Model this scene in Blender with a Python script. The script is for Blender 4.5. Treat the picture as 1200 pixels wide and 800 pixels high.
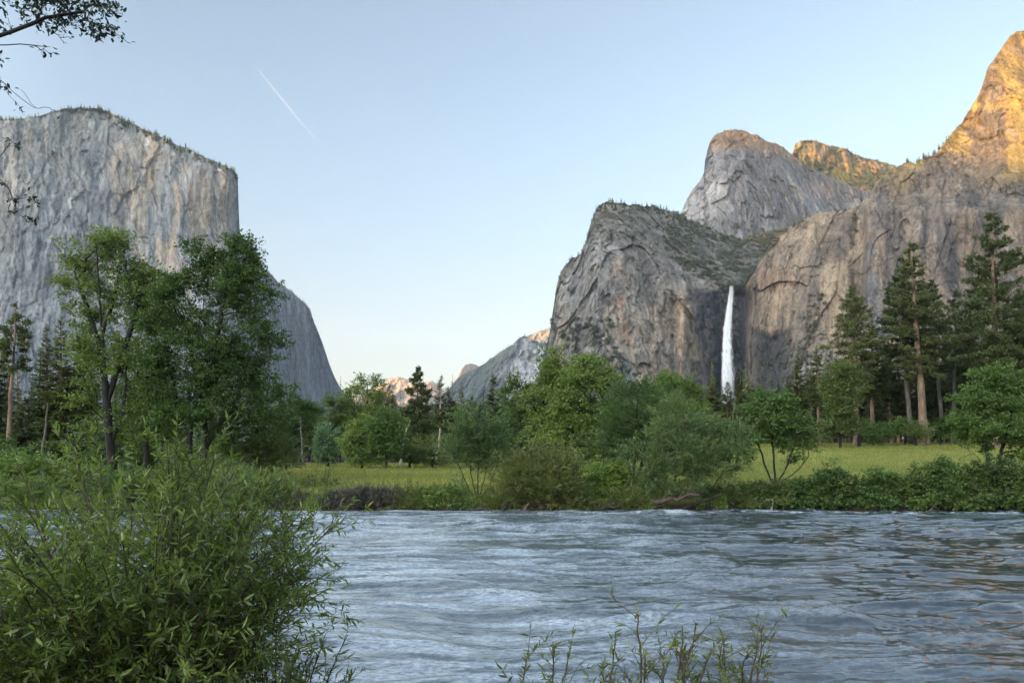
import bpy, math, random
import numpy as np

for o in list(bpy.data.objects):
    bpy.data.objects.remove(o, do_unlink=True)
scene = bpy.context.scene
COL = scene.collection
FPX, HOR, CAMH = 880.0, 530.0, 4.0          # photograph: focal length and horizon row (1200 px wide), eye height

# ---------------------------------------------------------------- camera
cam_data = bpy.data.cameras.new('camera')
cam = bpy.data.objects.new('camera', cam_data)
COL.objects.link(cam)
cam.location = (0, 0, CAMH)
cam.rotation_euler = (math.radians(90), 0, 0)
cam_data.sensor_width = 36.0
cam_data.lens = 36.0 * FPX / 1200.0
cam_data.shift_y = (HOR - 400.0) / 1200.0
cam_data.clip_start = 0.1
cam_data.clip_end = 120000.0
scene.camera = cam

# ---------------------------------------------------------------- light
SUN_EL = math.radians(6.0)
SUN_AZ = math.radians(-126.0)                # behind the camera and to its left
SH = np.array([math.sin(SUN_AZ), math.cos(SUN_AZ)])
SUN_DIR = np.array([SH[0] * math.cos(SUN_EL), SH[1] * math.cos(SUN_EL), math.sin(SUN_EL)])
world = bpy.data.worlds.new('World')
scene.world = world
world.use_nodes = True
wn = world.node_tree
bg = wn.nodes['Background']
sky = wn.nodes.new('ShaderNodeTexSky')
sky.sky_type = 'NISHITA'
sky.sun_disc = False
sky.sun_elevation = SUN_EL
sky.sun_rotation = SUN_AZ
sky.altitude = 1200.0
sky.air_density = 1.0
sky.dust_density = 1.0
sky.ozone_density = 1.0
# the sky is paler overhead in the east; the unseen sunset side is boosted as warm fill for the shade
tcw = wn.nodes.new('ShaderNodeTexCoord')
dt = wn.nodes.new('ShaderNodeVectorMath'); dt.operation = 'DOT_PRODUCT'
dt.inputs[1].default_value = (float(SH[0]), float(SH[1]), 0.35)
wn.links.new(tcw.outputs['Generated'], dt.inputs[0])
mrw = wn.nodes.new('ShaderNodeMapRange'); mrw.interpolation_type = 'SMOOTHSTEP'
mrw.inputs[1].default_value = 0.0; mrw.inputs[2].default_value = 1.0
wn.links.new(dt.outputs['Value'], mrw.inputs[0])
hsw = wn.nodes.new('ShaderNodeHueSaturation'); hsw.inputs['Saturation'].default_value = 0.9
wn.links.new(sky.outputs[0], hsw.inputs['Color'])
glow_fill = wn.nodes.new('ShaderNodeMix'); glow_fill.data_type = 'RGBA'
glow_fill.inputs[6].default_value = (0.87, 0.85, 0.855, 1); glow_fill.inputs[7].default_value = (6.0, 5.2, 4.3, 1)
wn.links.new(mrw.outputs[0], glow_fill.inputs[0])
mul = wn.nodes.new('ShaderNodeMix'); mul.data_type = 'RGBA'; mul.blend_type = 'MULTIPLY'; mul.inputs[0].default_value = 1.0
wn.links.new(hsw.outputs[0], mul.inputs[6]); wn.links.new(glow_fill.outputs[2], mul.inputs[7])
# evening air dims the band just above the eastern horizon
spw = wn.nodes.new('ShaderNodeSeparateXYZ'); wn.links.new(tcw.outputs['Generated'], spw.inputs[0])
mz = wn.nodes.new('ShaderNodeMapRange'); mz.interpolation_type = 'SMOOTHSTEP'
mz.inputs[1].default_value = 0.0; mz.inputs[2].default_value = 0.42; mz.inputs[3].default_value = 0.0; mz.inputs[4].default_value = 1.0
wn.links.new(spw.outputs[2], mz.inputs[0])
mz2 = wn.nodes.new('ShaderNodeMix'); mz2.data_type = 'RGBA'; mz2.blend_type = 'MULTIPLY'; mz2.inputs[0].default_value = 1.0
wn.links.new(mul.outputs[2], mz2.inputs[6]); hzn = wn.nodes.new('ShaderNodeMix'); hzn.data_type = 'RGBA'; hzn.inputs[6].default_value = (0.70, 0.60, 0.59, 1); hzn.inputs[7].default_value = (1, 1, 1, 1)
wn.links.new(mz.outputs[0], hzn.inputs[0]); wn.links.new(hzn.outputs[2], mz2.inputs[7])
wn.links.new(mz2.outputs[2], bg.inputs[0])
bg.inputs[1].default_value = 0.15
sun_data = bpy.data.lights.new('sun', 'SUN')
sun_data.energy = 3.5
sun_data.angle = math.radians(0.5)
sun_data.color = (1.0, 0.46, 0.04)
sun = bpy.data.objects.new('sun', sun_data)
COL.objects.link(sun)
from mathutils import Vector
sun.rotation_euler = Vector(SUN_DIR).to_track_quat('Z', 'Y').to_euler()
sun.location = (-300, -300, 400)

scene.render.engine = 'CYCLES'
scene.view_settings.view_transform = 'Standard'
scene.view_settings.look = 'None'
scene.view_settings.gamma = 1.0
scene.view_settings.exposure = 1.85
cy = scene.cycles
cy.max_bounces = 6
cy.diffuse_bounces = 3
cy.glossy_bounces = 3
cy.transmission_bounces = 4
cy.transparent_max_bounces = 8
cy.volume_bounces = 0
cy.use_denoising = True
cy.use_adaptive_sampling = False
cy.sample_clamp_indirect = 6.0
cy.caustics_reflective = False
cy.caustics_refractive = False

# ---------------------------------------------------------------- helpers
def tag(o, label=None, cat=None, group=None, kind=None):
    if label: o['label'] = label
    if cat: o['category'] = cat
    if group: o['group'] = group
    if kind: o['kind'] = kind
    return o

def empty(name, loc, label, cat, group=None):
    o = bpy.data.objects.new(name, None)
    COL.objects.link(o)
    o.location = loc
    o.empty_display_size = 0.5
    return tag(o, label, cat, group)

def mesh_obj(name, V, faces, mat, parent=None, smooth=True, attrs=None):
    """faces: list of int arrays (n,3) or (n,4)"""
    me = bpy.data.meshes.new(name)
    V = np.ascontiguousarray(V, dtype=np.float32)
    faces = [np.asarray(f, dtype=np.int32) for f in faces if f is not None and len(f)]
    nl = sum(f.size for f in faces)
    nf = sum(len(f) for f in faces)
    me.vertices.add(len(V)); me.vertices.foreach_set('co', V.ravel())
    me.loops.add(nl); me.loops.foreach_set('vertex_index', np.concatenate([f.ravel() for f in faces]))
    tot = np.concatenate([np.full(len(f), f.shape[1], np.int32) for f in faces])
    start = np.concatenate([[0], np.cumsum(tot)[:-1]]).astype(np.int32)
    me.polygons.add(nf)
    me.polygons.foreach_set('loop_start', start)
    me.polygons.foreach_set('loop_total', tot)
    me.polygons.foreach_set('use_smooth', np.full(nf, smooth))
    me.update(calc_edges=True)
    me.validate()
    if attrs:
        for an, arr in attrs.items():
            arr = np.asarray(arr, np.float32)
            if arr.ndim == 2:
                a = me.attributes.new(an, 'FLOAT_COLOR', 'POINT')
                c = np.ones((len(V), 4), np.float32); c[:, :3] = arr[:, :3]
                a.data.foreach_set('color', c.ravel())
            else:
                a = me.attributes.new(an, 'FLOAT', 'POINT')
                a.data.foreach_set('value', arr)
    me.materials.append(mat)
    o = bpy.data.objects.new(name, me)
    COL.objects.link(o)
    if parent is not None:
        o.parent = parent
    return o

def unproject(px, py, D):
    px, py, D = np.broadcast_arrays(np.asarray(px, float), np.asarray(py, float), np.asarray(D, float))
    return np.stack([(px - 600.0) / FPX * D, D, CAMH + (HOR - py) / FPX * D], -1)

# ---------------------------------------------------------------- noise
def _h(ix, iy, iz, seed):
    n = (ix.astype(np.int64) * 374761393 + iy.astype(np.int64) * 668265263 + iz.astype(np.int64) * 2147483647 // 3 + seed * 974634777) & 0xffffffff
    n = ((n ^ (n >> 13)) * 1274126177) & 0xffffffff
    n = ((n ^ (n >> 16)) * 2246822519) & 0xffffffff
    return ((n ^ (n >> 15)) & 0xffffff) / float(0xffffff)

def vnoise(p, seed=0):
    i = np.floor(p).astype(np.int64); f = p - i
    f = f * f * f * (f * (f * 6 - 15) + 10)
    r = 0
    for dx in (0, 1):
        wx = f[..., 0] if dx else 1 - f[..., 0]
        for dy in (0, 1):
            wy = f[..., 1] if dy else 1 - f[..., 1]
            for dz in (0, 1):
                wz = f[..., 2] if dz else 1 - f[..., 2]
                r = r + wx * wy * wz * _h(i[..., 0] + dx, i[..., 1] + dy, i[..., 2] + dz, seed)
    return r * 2 - 1

def fbm(p, octs=5, gain=0.5, lac=2.03, seed=0, ridge=False):
    a, s, r, n = 1.0, p, 0, 0
    for k in range(octs):
        v = vnoise(s, seed + k * 17)
        if ridge: v = 1 - 2 * np.abs(v)
        r = r + a * v; n += a
        a *= gain; s = s * lac + 11.3
    return r / n

def worley(p, seed=0):
    i = np.floor(p).astype(np.int64)
    best = np.full(p.shape[:-1], 9.0); sec = best.copy(); cid = np.zeros(p.shape[:-1])
    for dx in (-1, 0, 1):
        for dy in (-1, 0, 1):
            for dz in (-1, 0, 1):
                c = i + np.array([dx, dy, dz])
                h1 = _h(c[..., 0], c[..., 1], c[..., 2], seed); h2 = _h(c[..., 0], c[..., 1], c[..., 2], seed + 5); h3 = _h(c[..., 0], c[..., 1], c[..., 2], seed + 9)
                d = np.sqrt(((c[..., 0] + h1 - p[..., 0]) ** 2) + ((c[..., 1] + h2 - p[..., 1]) ** 2) + ((c[..., 2] + h3 - p[..., 2]) ** 2))
                nb = d < best
                sec = np.where(nb, best, np.minimum(sec, d))
                cid = np.where(nb, _h(c[..., 0], c[..., 1], c[..., 2], seed + 21), cid)
                best = np.where(nb, d, best)
    return best, sec, cid

def sstep(a, b, x):
    t = np.clip((x - a) / (b - a), 0, 1)
    return t * t * (3 - 2 * t)

# ---------------------------------------------------------------- materials
class NT:
    def __init__(self, name):
        self.m = bpy.data.materials.new(name); self.m.use_nodes = True
        self.t = self.m.node_tree; self.t.nodes.clear()
        self.out = self.t.nodes.new('ShaderNodeOutputMaterial')
    def n(self, typ, **kw):
        nd = self.t.nodes.new(typ)
        for k, v in kw.items():
            if k.startswith('i_'):
                key = k[2:]
                nd.inputs[int(key) if key.isdigit() else key.replace('_', ' ')].default_value = v
            else: setattr(nd, k, v)
        return nd
    def l(self, a, b): self.t.links.new(a, b)
    def noise(self, vec, scale, detail=4, rough=0.55):
        nd = self.n('ShaderNodeTexNoise'); nd.inputs['Scale'].default_value = scale
        nd.inputs['Detail'].default_value = detail; nd.inputs['Roughness'].default_value = rough
        if vec is not None: self.l(vec, nd.inputs['Vector'])
        return nd.outputs['Fac']
    def ramp(self, fac, stops):
        nd = self.n('ShaderNodeValToRGB'); e = nd.color_ramp.elements
        while len(e) < len(stops): e.new(0.5)
        for k, (p, c) in enumerate(stops):
            e[k].position = p; e[k].color = (c, c, c, 1) if not hasattr(c, '__len__') else (*c, 1)
        self.l(fac, nd.inputs[0]); return nd.outputs[0]
    def mix(self, fac, a, b, blend='MIX'):
        nd = self.n('ShaderNodeMix', data_type='RGBA', blend_type=blend)
        for sock, v in ((nd.inputs[0], fac), (nd.inputs[6], a), (nd.inputs[7], b)):
            if hasattr(v, 'is_linked') or hasattr(v, 'node'): self.l(v, sock)
            elif hasattr(v, '__len__'): sock.default_value = (*v, 1)
            else: sock.default_value = v
        return nd.outputs[2]

def leaf_mat(name, col, col2, trans=0.35, rough=0.5, clump=0.35):
    """col..col2: the range of leaf colours, drawn per leaf and per clump"""
    m = NT(name)
    geo = m.n('ShaderNodeNewGeometry'); tc = m.n('ShaderNodeTexCoord')
    big = m.noise(tc.outputs['Object'], clump, 2)
    f = m.n('ShaderNodeMath', operation='MULTIPLY_ADD'); m.l(geo.outputs['Random Per Island'], f.inputs[0]); f.inputs[1].default_value = 0.6
    g = m.n('ShaderNodeMath', operation='MULTIPLY_ADD'); m.l(big, g.inputs[0]); g.inputs[1].default_value = 1.6; g.inputs[2].default_value = -0.6
    m.l(g.outputs[0], f.inputs[2]); f.use_clamp = True
    oi = m.n('ShaderNodeObjectInfo')
    c = m.mix(f.outputs[0], col, col2)
    hs = m.n('ShaderNodeHueSaturation')
    mr = m.n('ShaderNodeMapRange'); m.l(oi.outputs['Random'], mr.inputs[0]); mr.inputs[3].default_value = 0.72; mr.inputs[4].default_value = 1.3
    m.l(mr.outputs[0], hs.inputs['Value']); m.l(c, hs.inputs['Color'])
    mr2 = m.n('ShaderNodeMapRange'); m.l(oi.outputs['Random'], mr2.inputs[0]); mr2.inputs[3].default_value = 0.522; mr2.inputs[4].default_value = 0.478
    m.l(mr2.outputs[0], hs.inputs['Hue'])
    c = hs.outputs[0]
    p = m.n('ShaderNodeBsdfPrincipled'); m.l(c, p.inputs['Base Color']); p.inputs['Roughness'].default_value = rough
    p.inputs['Specular IOR Level'].default_value = 0.35
    tr = m.n('ShaderNodeBsdfTranslucent')
    tcol = m.mix(1.0, c, (1.25, 1.3, 0.6), 'MULTIPLY'); m.l(tcol, tr.inputs[0])
    mx = m.n('ShaderNodeMixShader'); mx.inputs[0].default_value = trans
    m.l(p.outputs[0], mx.inputs[1]); m.l(tr.outputs[0], mx.inputs[2]); m.l(mx.outputs[0], m.out.inputs[0])
    return m.m

def bark_mat(name, a, b, scale=3.0, zs=0.25):
    m = NT(name); tc = m.n('ShaderNodeTexCoord'); mp = m.n('ShaderNodeMapping')
    mp.inputs['Scale'].default_value = (1, 1, zs); m.l(tc.outputs['Object'], mp.inputs[0])
    n1 = m.noise(mp.outputs[0], scale, 5, 0.65)
    c = m.ramp(n1, [(0.35, a), (0.65, b)])
    p = m.n('ShaderNodeBsdfPrincipled'); m.l(c, p.inputs['Base Color']); p.inputs['Roughness'].default_value = 0.9
    bp = m.n('ShaderNodeBump'); bp.inputs['Strength'].default_value = 0.8; bp.inputs['Distance'].default_value = 0.05
    m.l(n1, bp.inputs['Height']); m.l(bp.outputs[0], p.inputs['Normal']); m.l(p.outputs[0], m.out.inputs[0])
    return m.m

LEAF = {
 'oak': leaf_mat('oak_leaves', (0.056, 0.095, 0.028), (0.147, 0.211, 0.056), 0.4),
 'bright': leaf_mat('cottonwood_leaves', (0.072, 0.124, 0.035), (0.156, 0.230, 0.062), 0.4),
 'willow': leaf_mat('willow_leaves', (0.069, 0.113, 0.041), (0.164, 0.228, 0.089)),
 'olive':  leaf_mat('olive_willow_leaves', (0.085, 0.109, 0.039), (0.182, 0.206, 0.073)),
 'lime':   leaf_mat('young_shrub_leaves', (0.088, 0.147, 0.029), (0.191, 0.279, 0.059)),
 'blue':   leaf_mat('poplar_leaves', (0.070, 0.126, 0.070), (0.126, 0.210, 0.119)),
 'dark': leaf_mat('dark_shrub_leaves', (0.043, 0.075, 0.025), (0.114, 0.161, 0.052), 0.4),
 'brown':  leaf_mat('dry_twigs', (0.058, 0.052, 0.044), (0.13, 0.115, 0.098), 0.1),
 'scrub':  leaf_mat('cliff_scrub', (0.032, 0.040, 0.020), (0.075, 0.082, 0.040), 0.25),
 'pine': leaf_mat('pine_needles', (0.053, 0.069, 0.027), (0.126, 0.147, 0.055), 0.3),
 'fir': leaf_mat('fir_needles', (0.061, 0.086, 0.031), (0.149, 0.182, 0.061), 0.3),
 'dead':   leaf_mat('dead_needles', (0.070, 0.048, 0.036), (0.140, 0.098, 0.070), 0.15),
 'front':  leaf_mat('front_willow_leaves', (0.052, 0.086, 0.024), (0.215, 0.275, 0.072), 0.45, 0.35, 1.8),
 'sprig':  leaf_mat('sapling_leaves', (0.084, 0.098, 0.028), (0.154, 0.182, 0.049), 0.35, 0.4, 2.0),
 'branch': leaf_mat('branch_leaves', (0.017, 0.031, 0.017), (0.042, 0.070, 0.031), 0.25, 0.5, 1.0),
}
BARK = {
 'dark':  bark_mat('dark_bark', (0.008, 0.0075, 0.007), (0.028, 0.025, 0.022)),
 'grey':  bark_mat('grey_bark', (0.06, 0.052, 0.045), (0.16, 0.14, 0.12)),
 'pine':  bark_mat('pine_bark', (0.10, 0.066, 0.048), (0.26, 0.18, 0.13), 2.0),
 'brown': bark_mat('brown_bark', (0.03, 0.022, 0.018), (0.09, 0.068, 0.052)),
 'pale':  bark_mat('pale_bark', (0.22, 0.19, 0.16), (0.42, 0.38, 0.33)),
}
# ================================================================ ground
def shore(x):
    x = np.asarray(x, float)
    return 52.0 + 0.22 * np.sin(x * 1.9 + 0.7) + 0.16 * np.sin(x * 3.3) + 0.7 * np.sin(x * .11) + 0.4 * np.sin(x * .31 + 1) + 0.25 * np.sin(x * 0.83 + 2) + 1.2 * sstep(-8, 2, x) * (1 - sstep(8, 16, x)) * -1.0

def gz(x, y):
    x = np.asarray(x, float); y = np.asarray(y, float)
    near = 2.65 - 0.47 * np.clip(y - 2.8, 0, 8.2) 
    near = np.maximum(near, -1.2)
    t = y - shore(x)
    bank = -1.2 + 1.2 * sstep(-2.5, 0.0, t) + 0.75 * sstep(-0.1, 1.1, t) + 0.55 * sstep(1.0, 5.0, t)
    w = sstep(8, 42, x - 0.08 * np.clip(t, 0, 200))
    tt = np.clip(t - 5, 0, None)
    slope = (1 - w) * 0.006 * np.clip(tt, 0, 300) + w * (0.05 * np.clip(tt, 0, 92) + 0.02 * np.clip(tt - 92, 0, 400))
    far = bank + slope
    z = np.where(y < 25, near, far)
    p = np.stack([x, y, np.zeros_like(x)], -1)
    z = z + np.where((t > 1) | (y < 8), 0.10 * fbm(p * 0.35, 3, seed=3) * np.clip(np.abs(t) * .2, 0, 1), 0)
    return z

def ground():
    ux = np.linspace(-1, 1, 520); xs = 30 * np.sinh(ux * 7.2)
    uy = np.linspace(0, 1, 560)
    ys = np.concatenate([-30 * np.sinh(np.linspace(1, 0.03, 60) * 6.5), np.linspace(-0.9, 12, 40), np.linspace(13, 44, 16), np.linspace(45, 62, 50), 62 + 40 * np.sinh(np.linspace(0.004, 1, 200) * 7.0)])
    X, Y = np.meshgrid(xs, ys)
    Z = gz(X, Y)
    V = np.stack([X, Y, Z], -1).reshape(-1, 3)
    n, m = X.shape
    idx = np.arange(n * m).reshape(n, m)
    q = np.stack([idx[:-1, :-1], idx[:-1, 1:], idx[1:, 1:], idx[1:, :-1]], -1).reshape(-1, 4)
    m_ = NT('meadow_ground')
    geo = m_.n('ShaderNodeNewGeometry')
    mp = m_.n('ShaderNodeMapping'); mp.inputs['Scale'].default_value = (0.35, 1.0, 1.0); m_.l(geo.outputs['Position'], mp.inputs[0])
    big = m_.noise(mp.outputs[0], 0.10, 4, 0.6)
    med = m_.noise(geo.outputs['Position'], 1.3, 5, 0.7)
    fine = m_.noise(geo.outputs['Position'], 14, 4, 0.7)
    g = m_.ramp(big, [(0.30, (0.13, 0.17, 0.03)), (0.46, (0.19, 0.215, 0.045)), (0.58, (0.27, 0.23, 0.07)), (0.70, (0.17, 0.21, 0.04))])
    g2 = m_.mix(m_.ramp(med, [(0.35, 0.0), (0.7, 1.0)]), g, (0.11, 0.14, 0.026))
    g3 = m_.mix(m_.ramp(fine, [(0.3, 0.0), (0.75, 0.6)]), g2, (0.16, 0.16, 0.05))
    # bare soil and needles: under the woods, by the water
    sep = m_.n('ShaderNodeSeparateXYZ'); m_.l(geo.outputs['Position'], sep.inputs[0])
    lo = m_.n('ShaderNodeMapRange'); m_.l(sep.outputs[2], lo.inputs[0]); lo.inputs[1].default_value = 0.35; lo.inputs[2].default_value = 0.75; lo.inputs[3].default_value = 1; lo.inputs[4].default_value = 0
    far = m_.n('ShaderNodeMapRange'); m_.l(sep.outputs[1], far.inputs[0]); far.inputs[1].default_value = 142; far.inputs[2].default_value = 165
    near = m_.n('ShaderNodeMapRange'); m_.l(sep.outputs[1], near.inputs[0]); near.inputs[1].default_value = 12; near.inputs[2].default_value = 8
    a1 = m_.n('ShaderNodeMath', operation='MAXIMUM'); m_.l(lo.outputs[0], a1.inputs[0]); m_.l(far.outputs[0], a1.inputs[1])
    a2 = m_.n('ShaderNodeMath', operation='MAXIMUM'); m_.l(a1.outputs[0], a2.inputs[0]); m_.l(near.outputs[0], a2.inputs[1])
    soil = m_.ramp(med, [(0.3, (0.020, 0.016, 0.012)), (0.7, (0.055, 0.045, 0.032))])  # soil, darkened to paint in the shadow strip under the bank shrubs
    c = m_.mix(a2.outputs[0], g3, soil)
    p = m_.n('ShaderNodeBsdfPrincipled'); m_.l(c, p.inputs['Base Color']); p.inputs['Roughness'].default_value = 0.95
    p.inputs['Specular IOR Level'].default_value = 0.1
    bp = m_.n('ShaderNodeBump'); bp.inputs['Strength'].default_value = 0.6; bp.inputs['Distance'].default_value = 0.12
    m_.l(fine, bp.inputs['Height']); m_.l(bp.outputs[0], p.inputs['Normal']); m_.l(p.outputs[0], m_.out.inputs[0])
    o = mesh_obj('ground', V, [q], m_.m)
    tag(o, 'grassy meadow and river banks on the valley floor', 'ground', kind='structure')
ground()

# ================================================================ river
def river():
    ys = [8.0]
    while ys[-1] < 56: ys.append(ys[-1] + max(0.035, ys[-1] * 0.0032))
    ys = np.array(ys)
    u = np.concatenate([np.linspace(-3.4, -0.86, 60)[:-1], np.linspace(-0.86, 0.86, 1150), np.linspace(0.86, 3.4, 60)[1:]])
    Y, U = np.meshgrid(ys, u, indexing='ij')
    X = U * (Y + 1.0)
    p = np.stack([X, Y, np.zeros_like(X)], -1)
    wx = p + 0.9 * np.stack([fbm(p * 0.25, 3, seed=71), fbm(p * 0.25, 3, seed=77), 0 * X], -1)
    S = lambda a, b: wx * np.array([a, b, 1.0])
    swell = fbm(S(0.10, 0.26), 3, seed=31)
    mid = fbm(S(0.30, 0.92), 4, 0.48, seed=37)
    rid = fbm(S(0.75, 1.7) + 5, 3, 0.55, seed=41, ridge=True)
    fine = fbm(S(2.0, 4.2), 3, 0.6, seed=47)
    patch = np.clip(0.58 + 0.95 * fbm(S(0.06, 0.16), 3, seed=53), 0.02, 1.5) + 0.45 * sstep(-8, 12, X)
    ch = fbm(S(1.5, 2.6) + 3, 3, 0.6, seed=43, ridge=True)
    h = 0.17 * swell + (0.125 * mid + 0.024 * rid + 0.014 * ch) * (0.45 + patch) + 0.011 * fine
    # a few standing waves over boulders
    for bx, by, a, s in [(1.3, 18.5, 0.16, 0.9), (3.6, 17.7, 0.12, 1.1), (11, 19, 0.10, 1.2), (13.5, 24, 0.12, 1.3), (17, 33, 0.12, 1.5), (3, 29, 0.1, 1.4), (-2, 21, 0.09, 1.2), (22, 36, 0.15, 1.6), (9.3, 14.2, 0.10, 0.9), (1.0, 24.5, .1, 1.0)]:
        d = np.exp(-(((X - bx) / (s * 1.6)) ** 2 + ((Y - by) / (s * 0.55)) ** 2))
        h = h + a * d * (0.8 + 0.5 * np.sin((Y - by) * 5))
    t = Y - shore(X)
    rapid = np.exp(-((t + 2.2) / 1.6) ** 2)
    h = h + rapid * 0.09 * fbm(S(0.8, 1.4) + 9, 4, 0.6, seed=59, ridge=True) * sstep(-6, 4, X)
    Z = h
    foam = sstep(0.30, 0.62, rid * 0.55 + mid * 0.55 + 0.15 * patch) * 0.15
    foam = foam + (1 - sstep(-3, 11, X - 0.10 * (Y - 15))) * (0.14 + 0.42 * sstep(-0.12, 0.22, fbm(S(0.45, 2.2) + 2, 5, 0.6, seed=65) + 0.25 * mid))  # left water also whitened to paint the bright sky reflection
    foam = foam + rapid * sstep(0.05, 0.6, fbm(S(0.9, 2.2), 4, 0.6, seed=61)) * sstep(-2, 4, X) * 0.9
    foam = foam + 0.8 * sstep(0.35, 0.9, rid) * rapid * sstep(0, 8, X)
    foam = foam + 0.45 * np.exp(-(((X - 1.1) / 1.0) ** 2 + ((Y - 18.1) / 0.38) ** 2))
    V = np.stack([X, Y, Z], -1).reshape(-1, 3)
    n, m = X.shape; idx = np.arange(n * m).reshape(n, m)
    q = np.stack([idx[:-1, :-1], idx[:-1, 1:], idx[1:, 1:], idx[1:, :-1]], -1).reshape(-1, 4)
    m_ = NT('river_water')
    geo = m_.n('ShaderNodeNewGeometry')
    mp = m_.n('ShaderNodeMapping'); mp.inputs['Scale'].default_value = (0.7, 1.15, 1); m_.l(geo.outputs['Position'], mp.inputs[0])
    n1 = m_.noise(mp.outputs[0], 5.0, 4, 0.6)
    at = m_.n('ShaderNodeAttribute', attribute_name='foam')
    n2 = m_.noise(mp.outputs[0], 9.0, 5, 0.7)
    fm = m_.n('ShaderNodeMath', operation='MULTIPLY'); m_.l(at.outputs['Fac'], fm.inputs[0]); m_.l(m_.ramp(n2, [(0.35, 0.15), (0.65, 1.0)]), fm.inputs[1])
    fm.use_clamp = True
    bp = m_.n('ShaderNodeBump'); bp.inputs['Strength'].default_value = 0.16; bp.inputs['Distance'].default_value = 0.05
    m_.l(n1, bp.inputs['Height'])
    w = m_.n('ShaderNodeBsdfPrincipled'); w.inputs['Base Color'].default_value = (0.026, 0.036, 0.044, 1); w.inputs['Roughness'].default_value = 0.06
    w.inputs['IOR'].default_value = 1.75; m_.l(bp.outputs[0], w.inputs['Normal'])
    f = m_.n('ShaderNodeBsdfPrincipled'); f.inputs['Base Color'].default_value = (0.60, 0.68, 0.77, 1); f.inputs['Roughness'].default_value = 0.6  # foam, blued towards the sky reflection it also paints
    m_.l(bp.outputs[0], f.inputs['Normal'])
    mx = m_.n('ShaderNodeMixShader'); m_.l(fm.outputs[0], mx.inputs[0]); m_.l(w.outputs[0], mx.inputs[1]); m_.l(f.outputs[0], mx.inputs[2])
    m_.l(mx.outputs[0], m_.out.inputs[0])
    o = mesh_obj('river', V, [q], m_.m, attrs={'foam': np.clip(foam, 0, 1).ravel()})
    tag(o, 'wide rippled river reflecting the evening sky', 'river', kind='structure')
river()

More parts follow.
